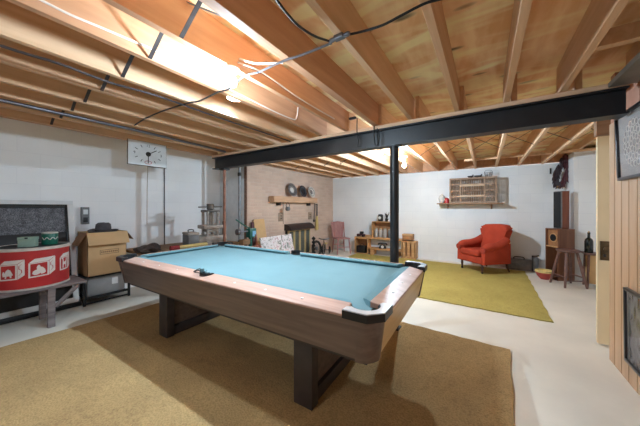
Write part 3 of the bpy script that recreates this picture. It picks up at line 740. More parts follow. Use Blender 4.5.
for v in b.verts:
    p = v.co.copy(); n = 1+.10*math.sin(5*p.x+3*p.y)+.08*math.sin(7*p.y+4*p.z)
    v.co = Vector((p.x*.11*n, p.y*.165*n, max(-.045, p.z*.075*n*(1+.2*math.sin(4*p.y)))+.045))
obj('bag_body', b, 'leather', t)
b = B(); tube(b, spline([(.09,-.12,.03),(.12,-.03,.07),(.125,.06,.06),(.1,.13,.03)], 5), .012, 6); obj('bag_strap', b, 'leather', t)

# ---------------------------------------------------------------- green machine, boards by the chimney
t = thing('drill_stand', 'dark green machine with a long lever in front of the chimney corner', 'machine', (-3.70, 3.30, 0))
b = B(); lathe(b, [(.14,0),(.14,.03),(.05,.05),(.045,.08)], 20); obj('base', b, 'green', t)
b = B(); lathe(b, [(.032,.06),(.032,.86)], 16); obj('column', b, 'green', t)
b = B(); box(b, -.06, .06, -.06, .10, .78, .95, .015); hd = obj('head', b, 'green', t)
b = B(); box(b, .0605, .0625, .0, .08, .80, .90); obj('decal', b, 'blue', hd)
b = B(); tube(b, [(0,.02,.93),(0,-.12,1.0),(0,-.33,1.125)], .012, 8); obj('lever', b, 'green', t)
b = B(); lathe(b, [(.05,0),(.055,.01),(.055,.06),(.03,.07)], 20, T(.0,-.25,.90) @ RX(90)); obj('hand_wheel', b, 'zinc', t)
b = B(); tube(b, [(0,-.04,.90),(0,-.26,.90)], .014, 8); obj('shaft', b, 'zinc', t)
b = B(); box(b, -.06, .05, -.22, -.04, .66, .76, .012); obj('motor', b, 'bench', t)
b = B(); box(b, -.05, .05, -.28, -.06, .55, .60, .006); obj('work_plate', b, 'presscast', t)
def lean(name, label, cat, x, yc, w, h, th, mat, deg, zoff=0, rx=0):
    t = thing(name, label, cat, (x, yc, zoff))
    b = B(); box(b, 0, th, -w/2, w/2, 0, h, .003, RY(-deg) @ Matrix.Rotation(R(rx), 4, 'X')); obj('board', b, mat, t); return t
lean('tan_board', 'tan rectangular board leaning on the brick chimney', 'board', -3.86, 3.86, .30, 1.11, .012, 'tan', 11)
lean('maroon_board', 'narrow maroon board edge beside the tan board', 'board', -3.90, 3.665, .07, 1.05, .02, 'maroon', 9)
t = lean('floral_panel', 'white floral print panel leaning in front of the fireplace', 'panel', -3.64, 4.13, .98, .745, .02, 'floral', 14)
t = thing('violin', 'small red-brown violin standing in front of the maroon board', 'violin', (-3.40, 3.21, .34), 0)
pv = spline([(0,0),(.09,.02),(.105,.09),(.07,.16),(.065,.2),(.085,.26),(.06,.32),(.015,.34),(-.015,.34),(-.06,.32),(-.085,.26),(-.065,.2),(-.07,.16),(-.105,.09),(-.09,.02)] and [(0,0,0),(.09,.02,0),(.105,.09,0),(.07,.16,0),(.065,.2,0),(.085,.26,0),(.06,.32,0),(.015,.34,0)], 4)
half = [(p.x, p.y) for p in pv]
outl = half + [(-x, y) for x, y in half[::-1] if x > .001]
b = B(); prism(b, outl, 0, .045, RY(-10) @ YZ()); obj('violin_body', b, 'violin', t)
b = B(); box(b, .02, .045, -.014, .014, .33, .52, .003, RY(-10)); obj('neck', b, 'violin', t)
t = thing('plant_stand', 'rough wooden block stand under the violin', 'stand', (-3.40, 3.21, 0))
b = B(); box(b, -.09, .12, -.10, .10, 0, .338, .004); obj('stand_block', b, 'bench', t)

# ---------------------------------------------------------------- chimney: mantel, plates, fireplace
t = thing('mantel_shelf', 'thick rough wooden mantel beam on the brick chimney', 'mantel', (BX+.001, 5.06, 1.46))
b = B(); box(b, 0, .17, -.87, .87, 0, .14, .008); obj('beam', b, 'mantel', t)
for y in (-.6, .6):
    b = B(); box(b, 0, .10, y-.03, y+.03, -.07, -.0005, .004); obj('bracket', b, 'iron', t)
def dish(y, z, r, mat, label):
    t = thing('wall_plate', label, 'plate', (BX+.09, y, z))
    tl = RY(76)
    b = B(); lathe(b, [(0,0),(r*.55,.0),(r*.65,.012),(r*.97,.026),(r,.03),(r*.96,.032),(r*.62,.018),(r*.5,.008),(0,.006)], 32, tl); obj('dish', b, mat, t)
    b = B(); pts = [(r*.72*math.cos(k*PI/12), r*.72*math.sin(k*PI/12), .024) for k in range(24)]
    tube(b, [tl @ Vector(p) for p in pts], .004, 5, True); obj('rim_band', b, 'iron' if mat != 'plate_dark' else 'plate', t)
    b = B(); lathe(b, [(r*.42,.007),(r*.40,.0095),(r*.30,.0105),(0,.0105)], 20, tl); obj('centre', b, {'plate':'rim','plate_dark':'black','rim':'plate'}[mat], t)
dish(4.90, 1.768, .165, 'plate', 'largest pewter plate at the left end of the mantel row')
dish(5.33, 1.758, .155, 'plate_dark', 'black plate in the middle of the mantel row')
dish(5.73, 1.758, .155, 'rim', 'pale rimmed plate at the right end of the mantel row')
t = thing('hanging_pot', 'small green-grey pot hanging on cords from the mantel', 'pot', (-3.90, 4.62, 1.26))
b = B(); lathe(b, [(0,0),(.04,.005),(.06,.04),(.055,.08),(.035,.10),(.03,.10),(.04,.07)], 20); obj('pot_body', b, 'greytool', t)
b = B(); tube(b, spline([(0,-.05,.08),(0,-.06,.14),(0,0,.199),(0,.06,.14),(0,.05,.08)], 4), .006, 6); obj('bail', b, 'iron', t)
t = thing('mantel_string', 'thin dark cord hanging from the mantel down the bricks', 'cord', (-3.945, 4.50, 0))
b = B(); tube(b, [(.01,0,1.462),(.0,0,1.2),(-.01,.02,.95)], .005, 5); obj('string', b, 'iron', t)
def cover(y, label):
    t = thing('outlet_cover', label, 'outlet', (BX+.001, y, 1.11))
    b = B(); box(b, 0, .008, -.085, .085, -.10, .10, .003); obj('plate', b, 'outlet', t)
    for z in (-.03, .03):
        b = B(); box(b, .008, .011, -.02, .02, z-.015, z+.015); obj('socket', b, 'brass_dark', t)
cover(4.60, 'brown outlet cover on the bricks left of the fireplace'); cover(5.80, 'brown outlet cover on the bricks right of the fireplace')
t = thing('hand_broom', 'straw hand broom hanging at the right end of the mantel', 'broom', (-4.04, 6.07, .70))
b = B(); lathe(b, [(.05,0),(.065,.02),(.06,.2),(.035,.36),(.025,.40)], 14)
for v in b.verts: v.co.x *= .5
obj('bristles', b, 'straw', t)
b = B(); lathe(b, [(.016,.40),(.014,.70),(.018,.74),(0,.75)], 12); obj('handle', b, 'iron', t)
b = B(); box(b, -.0600, -.015, -.006, .006, .72, .732); obj('hook', b, 'iron', t)
t = thing('fire_poker', 'thin black fire iron hanging beside the hand broom', 'poker', (-4.06, 5.95, .98))
b = B(); tube(b, spline([(0,0,0),(0,.02,.3),(0,.04,.52),(0,.07,.55),(0,.08,.50)], 5), .010, 8); obj('rod', b, 'black', t)
b = B(); lathe(b, [(.02,-.05),(.024,0),(.012,.03)], 12); obj('fork', b, 'black', t)
t = thing('fireplace_screen', 'fireplace insert with dark hood and brass framed glass doors', 'fireplace', (BX+.001, 5.22, 0))
b = B(); box(b, 0, .20, -.46, .46, .0, .10, .004); obj('hearth_base', b, 'iron', t)
b = B(); box(b, 0, .06, -.46, .46, .10, .78, .003); obj('firebox', b, 'black', t)
b = B(); prism(b, [(0,.78),(.22,.78),(.22,.82),(.14,.90),(.06,.93),(0,.93)], -.5, .5, Matrix(((1,0,0,0),(0,0,1,0),(0,1,0,0),(0,0,0,1)))); obj('hood', b, 'hood', t)
for k in range(4):
    ya = -.46+.23*k
    b = B(); box(b, .061, .085, ya+.01, ya+.22, .11, .775, .002)
    d = obj('door', b, 'smoke', t)
    b = B()
    for (p, q, z0, z1) in ((ya+.005, ya+.035, .105, .778), (ya+.195, ya+.225, .105, .778), (ya+.035, ya+.195, .105, .135), (ya+.035, ya+.195, .75, .778)): box(b, .07, .10, p, q, z0, z1)
    obj('door_frame', b, 'brass', d)
# objects on the floor right of the fireplace
t = thing('andiron', 'tall black beaded andiron beside the fireplace', 'andiron', (-3.72, 5.43, 0))
b = B(); prof = [(.10,0),(.10,.02),(.03,.04)]
for k in range(6): prof += [(.02,.05+k*.09), (.05,.075+k*.09), (.055,.095+k*.09), (.02,.13+k*.09)]
lathe(b, prof + [(0,.60)], 16); obj('beaded_post', b, 'black', t)
t = thing('wheel', 'grey spoked wheel leaning near the andiron', 'wheel', (-3.83, 5.74, .23))
tl = RY(84)
b = B(); pts = [tl @ Vector((.19*math.cos(k*PI/16), .19*math.sin(k*PI/16), 0)) for k in range(32)]; tube(b, pts, .032, 8, True); obj('tyre', b, 'iron', t)
b = B(); lathe(b, [(.05,-.03),(.05,.03)], 16, tl); obj('hub', b, 'greytool', t)
for k in range(10):
    b = B(); a = k*PI/5; tube(b, [tl @ Vector((.04*math.cos(a), .04*math.sin(a), 0)), tl @ Vector((.17*math.cos(a), .17*math.sin(a), 0))], .008, 5); obj('spoke', b, 'zinc', t)
t = thing('tricycle', 'small old tricycle with faded yellow seat by the chimney corner', 'tricycle', (-3.85, 6.17, 0), 20)
for x, y, r in ((0, -.14, .15), (-.11, .20, .09), (.11, .20, .09)):
    b = B(); pts = [(x, y+r*math.cos(k*PI/12), r+.02+r*math.sin(k*PI/12)) for k in range(24)]; tube(b, pts, .016, 6, True); w = obj('wheel', b, 'black', t)
    for k in range(6):
        a = k*PI/3; b = B(); tube(b, [(x, y, r+.02), (x, y+r*math.cos(a), r+.02+r*math.sin(a))], .005, 4); obj('spoke', b, 'zinc', w)
b = B(); tube(b, spline([(0,-.14,.17),(0,-.12,.42),(0,-.02,.34),(0,.12,.26),(0,.20,.12)], 5), .015, 8); obj('frame', b, 'outlet', t)
b = B(); tube(b, [(-.11,.20,.11),(.11,.20,.11)], .010, 6); obj('axle', b, 'zinc', t)
b = B(); tube(b, spline([(-.15,-.08,.47),(-.06,-.12,.45),(.06,-.12,.45),(.15,-.08,.47)], 4), .013, 8); obj('handlebar', b, 'zinc', t)
b = B(); box(b, -.06, .06, .02, .17, .29, .32, .012); obj('saddle', b, 'straw', t)

# ---------------------------------------------------------------- rose wooden chair
t = thing('wooden_chair', 'faded rose wooden chair with a curved back in the far left corner', 'chair', (-3.56, 6.62, 0), 52)
b = B(); box(b, -.21, .21, -.22, .20, .425, .46, .015); obj('seat', b, 'pinkchair', t)
for x, y in ((-.17,-.18),(.17,-.18),(-.16,.16),(.16,.16)):
    b = B(); tube(b, [(x, y, .43), (x*1.08, y*1.12, .28), (x*1.2, y*1.2, .0)], [.016,.024,.014], 10); obj('leg', b, 'pinkchair', t)
for z, y in ((.2,-.19),(.24,.17)):
    b = B(); tube(b, [(-.185, y, z), (.185, y, z)], .011, 8); obj('stretcher', b, 'pinkchair', t)
for x in (-.19, .19):
    b = B(); tube(b, [(x, .18, .44), (x*1.02, .22, .68), (x*1.05, .27, .90)], .017, 10); obj('back_post', b, 'pinkchair', t)
b = B(); prism(b, spl2 if False else [(-.215,.78),(.215,.78),(.215,.86),(.15,.905),(0,.925),(-.15,.905),(-.215,.86)], 0, .022, XZ(.268) @ T(0,0,-.0)); obj('crest_rail', b, 'pinkchair', t)
b = B(); prism(b, [(-.15,.46),(.15,.46),(.18,.79),(-.18,.79)], 0, .012, XZ(.238)); 
for v in b.verts: v.co.y += (v.co.z-.46)*.10-.03
obj('back_panel', b, 'pinkchair', t)

# ---------------------------------------------------------------- crate shelving on the back wall
YF = 6.80
def crate_box(name, label, x0, x1, z0, z1, depth=.26, mat='crate', back=True, yf=YF, slats=0):
    t = thing(name, label, 'crate', ((x0+x1)/2, yf+depth/2, z0))
    w, h, d = (x1-x0)/2, z1-z0, depth/2; th = .018
    for s in (-1, 1):
        b = B(); box(b, s*w-(th if s > 0 else 0), s*w+(th if s < 0 else 0), -d, d, 0, h, .002, seg=1); obj('side', b, mat, t)
    b = B(); box(b, -w+th, w-th, -d, d, 0, th); obj('bottom', b, mat, t)
    b = B(); box(b, -w+th, w-th, -d, d, h-th, h); obj('top', b, mat, t)
    if back:
        b = B(); box(b, -w+th, w-th, d-.012, d, th, h-th); obj('back', b, 'crate_dark', t)
    for k in range(slats):
        xx = -w+th+(2*w-2*th)*(k+.5)/slats
        b = B(); box(b, xx-.035, xx+.035, -d, -d+.012, th, h-th); obj('front_slat', b, mat, t)
    return t
crate_box('wooden_crate', 'upright open wooden crate at the left end of the low shelf', -3.21, -2.80, .013, .455)
crate_box('wooden_crate', 'slatted wooden crate at the right end of the low shelf', -1.86, -1.49, .013, .455, slats=3)
crate_box('wooden_crate', 'open wooden crate holding glass jars on top of the shelf plank', -2.68, -2.02, .4905, .95)
t = thing('shelf_plank', 'pale wooden plank laid across the two crates by the back wall', 'shelf', (-2.35, 6.93, .456))
b = B(); box(b, -.86, .51, -.14, .13, 0, .034, .003); obj('plank', b, 'crate', t)
t = thing('low_shelf', 'low wooden bench shelf between the two crates', 'shelf', (-2.33, 6.93, .013))
b = B(); box(b, -.46, .45, -.14, .13, .15, .19, .003); obj('plank', b, 'crate', t)
for x in (-.35, .35):
    b = B(); box(b, x-.05, x+.05, -.12, .11, 0, .15, .003); obj('foot', b, 'crate', t)
def jar(x, lab, h, mat='jar'):
    t = thing('glass_jar', lab, 'jar', (x, 6.90, .509), 0, 'jars in the upper crate')
    b = B(); lathe(b, [(.045,0),(.052,.01),(.052,h-.05),(.038,h-.025),(.038,h-.01)], 20); obj('jar_body', b, mat, t)
    b = B(); lathe(b, [(.042,h-.0095),(.042,h+.012),(0,h+.013)], 20); obj('jar_lid', b, 'lid', t)
jar(-2.58, 'leftmost pale jar in the upper crate', .24); jar(-2.455, 'second pale jar from the left in the upper crate', .23)
jar(-2.33, 'third jar from the left in the upper crate', .24); jar(-2.2, 'dark jar toward the right of the upper crate', .22, 'greytool')
t = thing('black_mug', 'dark round jar with pale face on top of the upper crate', 'jar', (-2.47, 6.93, .951))
b = B(); lathe(b, [(.06,0),(.07,.02),(.072,.16),(.06,.195),(.04,.2),(0,.2)], 24); obj('jar_body', b, 'iron', t)
b = B(); lathe(b, [(.04,0),(.042,.006),(0,.008)], 20, T(0,-.068,.1) @ RX(90)); obj('pale_face', b, 'rim', t)
t = thing('potted_plant', 'small spiky dark plant in a black pot on the upper crate', 'plant', (-2.29, 6.93, .951))
b = B(); lathe(b, [(.03,0),(.04,.01),(.048,.08),(.04,.082),(0,.075)], 20); obj('pot', b, 'black', t)
for k in range(9):
    a = k*2.4; r = .05+.015*(k % 3); b = B()
    tube(b, spline([(0,0,.075),(r*.4*math.cos(a), r*.4*math.sin(a), .16),(r*math.cos(a), r*math.sin(a), .21+.03*(k % 3))], 3), [.008,.009,.009,.008,.006,.004,.001], 5); obj('leaf', b, 'hood', t)
t = thing('toy_truck', 'small dark toy truck on the left end of the plank', 'toy', (-3.06, 6.93, .4905))
b = B(); box(b, -.12, .12, -.05, .05, .03, .075, .006); obj('chassis', b, 'maroon', t)
b = B(); box(b, -.03, .07, -.045, .045, .076, .15, .012); obj('cab', b, 'black', t)
for x in (-.08, .08):
    for y in (-.055, .055):
        b = B(); lathe(b, [(.028,-.01),(.028,.01)], 14, T(x,y,.028) @ RX(90)); obj('wheel', b, 'blackrub', t)
t = thing('wood_block', 'flat wooden block on the plank beside the upper crate', 'block', (-2.80, 6.91, .4905))
b = B(); box(b, -.10, .09, -.07, .07, 0, .06, .004); obj('block', b, 'crate', t)
t = thing('black_toolbox', 'black box sitting inside the left wooden crate', 'box', (-3.02, 6.91, .0315))
b = B(); box(b, -.13, .13, -.09, .09, 0, .2, .012); obj('box_body', b, 'black', t)
b = B(); tube(b, spline([(-.06,0,.2),(-.05,0,.24),(.05,0,.24),(.06,0,.2)], 4), .009, 6); obj('handle', b, 'black', t)
t = thing('rotary_phone', 'black and white old telephone on the low bench shelf', 'telephone', (-2.40, 6.90, .2035), 15)
b = B(); prism(b, [(-.10,0),(.10,0),(.09,.05),(.05,.10),(-.05,.10),(-.09,.05)], -.06, .06, XZ()); obj('phone_body', b, 'black', t)
b = B(); tube(b, spline([(-.12,0,.10),(-.09,0,.135),(0,0,.14),(.09,0,.135),(.12,0,.10)], 4), .02, 8); obj('handset', b, 'black', t)
b = B(); lathe(b, [(.04,0),(.04,.008),(0,.01)], 20, T(0,-.061,.05) @ RX(90)); obj('dial', b, 'offwhite', t)
t = thing('cigar_box', 'small reddish wooden box on top of the right crate', 'box', (-1.71, 6.92, .4905))
b = B(); box(b, -.13, .13, -.09, .09, 0, .11, .004); obj('box_body', b, 'crate_dark', t)
b = B(); box(b, -.135, .135, -.095, .095, .111, .15, .004); obj('box_lid', b, 'crate', t)

# ---------------------------------------------------------------- poultry crate on the wall shelf
t = thing('wall_shelf', 'long thin wooden shelf on the white back wall', 'shelf', (-.33, 6.92, 1.418))
b = B(); box(b, -.66, .66, -.19, .159, 0, .028, .003); obj('shelf_board', b, 'shelfwood', t)
for x in (-.45, .45):
    b = B(); prism(b, [(.159,0),(-.12,0),(.159,-.11)], -.012, .012, Matrix(((0,0,1,x),(1,0,0,0),(0,1,0,-.0005),(0,0,0,1)))); obj('bracket', b, 'shelfwood', t)
t = thing('poultry_crate', 'weathered slatted wooden poultry crate on the wall shelf', 'crate', (-.25, 6.74, 1.4465))
W2, D, HH = .465, .30, .575
fr = lambda *a, n='rail', m='poultry': obj(n, box(B(), *a), m, t)
for z in (0, .13, .27, .41, .54):
    fr(-W2, W2, 0, .022, z, z+.03)
for z in (0, .27, .54):
    fr(-W2, W2, D-.02, D, z, z+.03)
    for s in (-1, 1): fr(s*W2-(.02 if s > 0 else 0), s*W2+(.02 if s < 0 else 0), .022, D-.02, z, z+.03)
for x in (-W2, W2-.03, -.245, .225):
    fr(x, x+.03, -.003, .025, 0, HH, n='upright')
for x in (-W2, W2-.03):
    fr(x, x+.03, D-.025, D, 0, HH, n='upright')
b = B()
for k in range(25):
    x = -W2+.035+k*(2*W2-.07)/24
    tube(b, [(x,.011,.01),(x,.011,.56)], .0075, 6); tube(b, [(x,D-.01,.01),(x,D-.01,.56)], .0065, 6)
for s in (-1, 1):
    for k in range(7): tube(b, [(s*(W2-.01), .04+k*.037, .01), (s*(W2-.01), .04+k*.037, .56)], .0065, 6)
obj('dowels', b, 'poultry', t)
b = B(); box(b, -W2, W2, .01, D-.005, .0, .012); obj('floor_board', b, 'poultry', t)
b = B()
for k in range(8): box(b, -W2, W2, .012+k*.037, .034+k*.037, .571, .58)
obj('top_slats', b, 'poultry', t)
dd = fr(-.25, .24, -.016, -.004, .375, .42, n='door', m='poultry_door')
b = B(); box(b, -.25, .24, -.016, -.004, .135, .18); obj('door_rail', b, 'poultry_door', dd)
b = B()
for k in range(12): tube(b, [(-.225+k*.04, -.010, .18), (-.225+k*.04, -.010, .375)], .0075, 6)
obj('door_dowels', b, 'poultry', dd)
t = thing('toy_lantern', 'red and white toy lantern on the left end of the wall shelf', 'lantern', (-.86, 6.87, 1.4465))
b = B(); lathe(b, [(0,0),(.04,.005),(.075,.06),(.075,.13),(.05,.19),(.02,.215),(0,.22)], 20, T(-.035,0,0)); obj('globe', b, 'rim', t)
b = B(); lathe(b, [(.05,0),(.05,.09),(.035,.12),(.025,.125),(0,.125)], 18, T(.075,0,0)); obj('red_body', b, 'red', t)
t = thing('wire_basket', 'small white wire basket on top of the poultry crate', 'basket', (.06, 6.88, 2.027))
b = B()
for z, r in ((.008,.065),(.05,.072),(.095,.08)): tube(b, [(r*math.cos(k*PI/10), r*math.sin(k*PI/10), z) for k in range(20)], .004, 5, True)
for k in range(10): a = k*PI/5; tube(b, [(.065*math.cos(a), .065*math.sin(a), .008), (.08*math.cos(a), .08*math.sin(a), .095)], .003, 4)
for k in range(-2, 3): tube(b, [(k*.022, -.06, .005), (k*.022, .06, .005)], .003, 4)
obj('wire_body', b, 'zinc', t)
b = B(); tube(b, spline([(-.08,0,.095),(-.06,0,.14),(0,0,.155),(.06,0,.14),(.08,0,.095)], 4), .004, 5); obj('handle', b, 'zinc', t)
for i, (x, ln) in enumerate(((-.45, .12), (-.30, .16))):
    t = thing('decoy_bird', ['left', 'right'][i] + '-hand small dark carved bird on top of the poultry crate', 'carving', (x+.16, 6.86, 2.027))
    b = B(); bmesh.ops.create_icosphere(b, subdivisions=3, radius=1)
    for v in b.verts: p = v.co; v.co = Vector((p.x*ln*.5, p.y*.03, max(0, .024+p.z*.026+.012*p.x*p.x)))
    obj('body', b, 'hood', t)
    b = B(); bmesh.ops.create_icosphere(b, subdivisions=2, radius=.016, matrix=T(ln*.42, 0, .058)); obj('head', b, 'hood', t)

# ---------------------------------------------------------------- rust-red armchair
AC = thing('armchair', 'rust-red upholstered armchair with rolled arms by the back wall', 'armchair', (-.03, 6.42, .004), -44)
b = B(); box(b, -.30, .30, -.36, .34, .20, .34, .02, seg=3); obj('seat_base', b, 'orange', AC)
b = B(); box(b, -.235, .235, -.385, .20, .34, .455, .04, seg=4)
for v in b.verts: v.co.z += .018*max(0, 1-(v.co.x/.25)**2) if v.co.z > .40 else 0
obj('seat_cushion', b, 'orange', AC)
# back: rounded outline, tilted and bowed
ol = spline([(-.235,.0,0),(-.25,.22,0),(-.285,.42,0),(-.315,.52,0),(-.31,.58,0),(-.26,.625,0),(-.12,.645,0),(0,.65,0)], 4)
half = [(p.x, p.y) for p in ol]; out = half + [(-x, y) for x, y in half[::-1] if x < -.001]
b = B(); prism(b, out, 0, .155, Matrix(((1,0,0,0),(0,0,-1,.30),(0,1,0,.33),(0,0,0,1))), .045, 4)
for v in b.verts:
    z = v.co.z-.33; v.co.y += z*.26 - .05*(v.co.x/.3)**2*(z/.6)
obj('backrest', b, 'orange', AC)
for s in (-1, 1):
    pts = [(s*.318, -.33, .47), (s*.32, -.28, .525), (s*.315, -.15, .545), (s*.31, .0, .555), (s*.30, .15, .60), (s*.285, .27, .67)]
    b = B(); pts = spline(pts, 4); n = len(pts)
    tube(b, pts, [.02 + .062*min(1, 3.0*(k+1)/n) - .02*max(0, k/n-.6) for k in range(n)], 16)
    ar = obj('arm', b, 'orange', AC)
    b = B(); prism(b, [(-.345,.20),(.30,.20),(.30,.60),(.05,.53),(-.20,.52),(-.335,.49)], s*.315-.045, s*.315+.045, YZ(), .015, 2); obj('arm_panel', b, 'orange', AC)
    b = B(); lathe(b, [(0,0),(.05,.002),(.062,.012),(.06,.03)], 18, T(s*.318, -.352+.02, .485) @ RX(90) @ T(0,0,-.01)); obj('arm_scroll', b, 'orange_pipe', ar)
    for y in (-.30, .29):
        b = B()
        if y < 0: lathe(b, [(.026,.20),(.03,.18),(.02,.165),(.027,.13),(.018,.07),(.022,.055),(.014,.045)], 16, T(s*.26, y, .012))
        else: tube(b, [(s*.26, y, .21), (s*.265, y+.03, .10), (s*.27, y+.07, .012)], [.026,.02,.016], 12)
        lg = obj('leg', b, 'legwood', AC)
        if y < 0:
            b = B(); lathe(b, [(.02,-.012),(.022,0),(.02,.012)], 16, T(s*.26, y, .034) @ RY(90)); obj('caster', b, 'iron', lg)

# ---------------------------------------------------------------- speakers, stool, wreath in the right corner
t = thing('speaker_cabinet', 'large walnut speaker cabinet with round hole standing on the floor', 'speaker', (1.17, 6.45, 0), 30)
def rot(o, a): o.rotation_euler = (0,0,R(a))
w, d, h, th = .145, .140, .945, .016
b = B(); box(b, w-th, w, -d, d, 0, h, .002, seg=1); obj('side', b, 'speaker', t)
b = B(); box(b, -w, w-th, d-th, d, 0, h); obj('side', b, 'speaker', t)
b = B(); box(b, -w, w-th, -d, -d+th, 0, h); obj('side', b, 'speaker', t)
b = B(); box(b, -w, w-th, -d+th, d-th, h-th, h); obj('top', b, 'speaker', t)
b = B(); box(b, -w, w-th, -d+th, d-th, 0, th); obj('bottom', b, 'speaker', t)
b = B(); box(b, -w, w-th, -d+th, d-th, .60, .62); obj('divider', b, 'crate', t)
b = B(); box(b, -w+.04, -w+.055, -d+th, d-th, .62, h-th); bf = obj('baffle', b, 'crate_dark', t)
b = B(); lathe(b, [(.068,0),(.082,.006),(.082,.012),(.07,.014)], 28, T(-w+.04, 0, .775) @ RY(-90)); obj('port_ring', b, 'crate', bf)
b = B(); lathe(b, [(.066,0),(.066,.003),(.0,.004)], 28, T(-w+.026, 0, .775) @ RY(-90)); obj('port_hole', b, 'black', bf)
t = thing('speaker_tower', 'slim rosewood speaker stacked on top of the walnut cabinet', 'speaker', (1.20, 6.47, .9455), 28)
b = B(); box(b, -.055, .065, -.09, .09, 0, .70, .003); obj('cabinet', b, 'speaker_red', t)
b = B(); box(b, -.075, -.0555, -.089, .089, .003, .697, .003); obj('grille_frame', b, 'greytool', t)
b = B(); box(b, -.082, -.0755, -.078, .078, .016, .684, .002); obj('grille', b, 'grille', t)
t = thing('bar_stool', 'low round brown wooden stool in front of the speakers', 'stool', (1.19, 5.98, 0), 25)
b = B(); lathe(b, [(0,.575),(.135,.578),(.155,.595),(.158,.612),(.15,.622),(.125,.618),(0,.612)], 32); obj('seat', b, 'stool', t)
L4 = []
for k in range(4):
    a = R(45+90*k); p, q = Vector((.11*math.cos(a), .11*math.sin(a), .58)), Vector((.23*math.cos(a), .23*math.sin(a), 0)); L4.append((p, q))
    b = B(); tube(b, [p, p.lerp(q,.4), q], [.018,.024,.016], 12); obj('leg', b, 'stool', t)
for k in range(4):
    f = .70 if k % 2 else .80
    b = B(); tube(b, [L4[k][0].lerp(L4[k][1], f), L4[(k+1) % 4][0].lerp(L4[(k+1) % 4][1], f)], .011, 8); obj('stretcher', b, 'stool', t)
t = thing('bottle_stand', 'small brown wooden stand right of the round stool', 'stand', (1.56, 6.10, 0))
b = B(); box(b, -.16, .16, -.14, .14, .55, .58, .008); obj('top', b, 'stool', t)
for x in (-.13, .13):
    for y in (-.11, .11):
        b = B(); tube(b, [(x*.85, y*.85, .55), (x, y, .0)], [.018, .015], 10); obj('leg', b, 'stool', t)
b = B(); box(b, -.11, .11, -.09, .09, .07, .54, .004); obj('tan_panel', b, 'tan', t)
t = thing('wine_bottle', 'black bottle standing on the small brown stand', 'bottle', (1.46, 6.05, .581))
b = B(); lathe(b, [(0,0),(.05,.0),(.054,.01),(.054,.19),(.045,.225),(.019,.255),(.017,.32),(.021,.325),(.02,.34),(0,.342)], 24); obj('glass', b, 'bottle', t)
b = B(); lathe(b, [(.012,.342),(.012,.36),(0,.362)], 14); obj('cork', b, 'tan', t)
t = thing('chili_wreath', 'long dark red dried chili bunch hanging by the back wall', 'wreath', (1.335, 6.90, 1.75))
for side in (-1, 1):
    b = B()
    for k in range(150):
        f = random.random(); z = .02+f*.52; sw = math.sin(min(1, f*1.15)*PI)
        x = side*(.03+.05*sw) + random.uniform(-.03,.03) - .09*(1-f); y = random.uniform(-.03,.03)
        a = random.uniform(-1,1)*.05
        tube(b, [(x, y, z+.06), (x+a*.6, y+.01, z), (x+a, y-.01, z-.06)], [.007,.013,.003], 5)
    o = obj('chili_strand', b, 'chili' if side > 0 else 'chili2', t); o['kind'] = 'stuff'
b = B(); lathe(b, [(0,.52),(.04,.54),(.05,.60),(.03,.64),(.008,.66)], 14); obj('top_knot', b, 'chili', t)
b = B(); tube(b, spline([(0,0,.62),(.0,.05,.64),(0,.175,.62)], 3), .006, 5); obj('hanging_string', b, 'raffia', t)
b = B()
for k in range(18): tube(b, [(-.06,0,.06),(-.10+random.uniform(-.05,.04),random.uniform(-.03,.03),-.01+random.uniform(-.03,.03))], [.012,.004], 5)
obj('husk_tip', b, 'raffia', t)
t = thing('wall_hook', 'small dark hook on the back wall left of the chili bunch', 'hook', (1.14, YB-.001, 2.10))
b = B(); box(b, -.012, .012, -.012, 0, -.06, .06, .002); obj('plate', b, 'iron', t)
b = B(); tube(b, [(0,-.012,-.02),(0,-.05,-.03),(0,-.055,.0)], .006, 6); obj('prong', b, 'iron', t)
t = thing('painted_bowl', 'red and cream painted wooden bowl on the floor beside the cabinet', 'bowl', (.93, 6.29, 0), 0)
b = B(); lathe(b, [(.06,0),(.11,.06),(.135,.13),(.125,.13),(.09,.06),(0,.03)], 28); obj('bowl_body', b, 'bowl_red', t)
b = B(); lathe(b, [(.126,.13),(.142,.132),(.142,.165),(.13,.17),(.118,.14)], 28); obj('cream_rim', b, 'rollyel', t)
t = thing('grey_toolbox', 'long grey metal toolbox on the floor against the back wall', 'toolbox', (.62, 6.96, 0), 0)
b = B(); box(b, -.24, .20, -.09, .09, 0, .16, .01); obj('box_body', b, 'greytool', t)
b = B(); prism(b, [(-.09,.161),(.09,.161),(.05,.23),(-.05,.23)], -.24, .20, YZ(), .006, 1); obj('lid', b, 'greytool', t)
b = B(); tube(b, spline([(-.1,0,.23),(-.08,0,.27),(.06,0,.27),(.08,0,.23)], 4), .01, 8); obj('handle', b, 'iron', t)
t = thing('pipe_tray', 'grey tray of pipe tools left of the walnut speaker cabinet', 'tray', (.80, 6.93, .0), 0)
b = B(); box(b, -.0+.03, .12, -.10, .10, 0, .30, .008); obj('tray_body', b, 'greytool', t)
b = B(); tube(b, [(.02,-.05,.31),(.20-.06,.02,.33)], .014, 8); tube(b, [(.03,.05,.31),(.13,.0,.32)], .012, 8); obj('pipe_tools', b, 'iron', t)

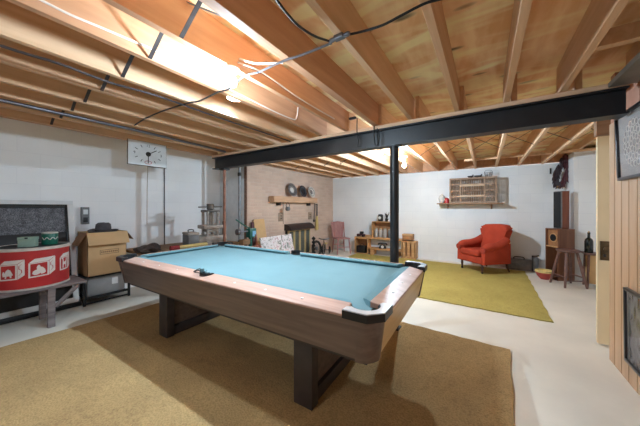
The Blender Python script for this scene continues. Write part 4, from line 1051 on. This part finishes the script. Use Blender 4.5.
# ---------------------------------------------------------------- pictures on the panelled wall
def picture(label, yn, yf, z0, z1, art, lean_out, tname, hung, matw):
    t = thing(tname, label, 'picture', (.916, yf, z0))
    ln = yf-yn; h = z1-z0; f = .022
    mx = RY(-lean_out)
    part = lambda n, m, *a: obj(n, box(B(), *a, .003, mx), m, t)
    for a in ((-.028,-.002,-ln,0,0,f), (-.028,-.002,-ln,0,h-f,h), (-.028,-.002,-f,0,f,h-f), (-.028,-.002,-ln,-ln+f,f,h-f)): part('frame', 'frame_dark', *a)
    part('mount', 'mat_art' if art == 'doily' else 'print', -.012, -.004, -ln+f, -f, f, h-f)
    if art == 'doily':
        b = B()
        cy, cz = -ln/2+.0, h*.5
        for ring, (rad, n, s) in enumerate(((.05, 8, .022), (.10, 14, .022), (.15, 20, .022))):
            for k in range(n):
                a = 2*PI*k/n
                pts = [mx @ Vector((-.0135, cy+rad*math.cos(a)+s*math.cos(q*PI/5), cz+rad*math.sin(a)+s*math.sin(q*PI/5))) for q in range(10)]
                tube(b, pts, .003, 4, True)
        o = obj('lace_doily', b, 'offwhite', t)
    else:
        part('inner_mat', 'iron', -.016, -.012, -ln+f, -ln+f+.03, f, h-f); part('inner_mat', 'greytool', -.015, -.012, -f-.03, -f, f, h-f)
    b = B(); box(b, -.022, -.019, -ln+f, -f, f, h-f, 0, mx); g = obj('glass_pane', b, 'glassy', t)
    if hung:
        for y in (-.06, -ln+.06):
            b = B(); tube(b, [mx @ Vector((-.01, y, h)), (.0, y, h+.10)], .003, 5); obj('hanging_wire', b, 'iron', t)
picture('upper picture of a white lace doily framed on the panelled wall', 2.48, 3.02, 1.555, 2.06, 'doily', 2.0, 'framed_picture', True, .05)
picture('lower picture with a dark grey print framed on the panelled wall', 2.35, 2.90, .175, .735, 'print', .5, 'framed_picture', False, .03)

# ---------------------------------------------------------------- camera, world, view
cam = bpy.data.cameras.new('camera'); co = bpy.data.objects.new('camera', cam); C.objects.link(co)
cam.sensor_width = 36; cam.lens = 36*254.7/640; cam.shift_y = -(213-207.5)/640
co.location = (0, 0, 1.34); co.rotation_euler = (R(90), 0, R(32.98)); cam.clip_start = .05
S.camera = co
w = bpy.data.worlds.new('world'); S.world = w; w.use_nodes = True
w.node_tree.nodes['Background'].inputs[0].default_value = (1.0, .97, .95, 1); w.node_tree.nodes['Background'].inputs[1].default_value = .25
S.view_settings.view_transform = 'Standard'; S.view_settings.look = 'None'; S.view_settings.exposure = 1.9; S.view_settings.gamma = 1
S.view_settings.use_curve_mapping = False
try:
    S.cycles.use_denoising = True; S.cycles.max_bounces = 8; S.cycles.diffuse_bounces = 5; S.cycles.sample_clamp_indirect = 6
except Exception: pass
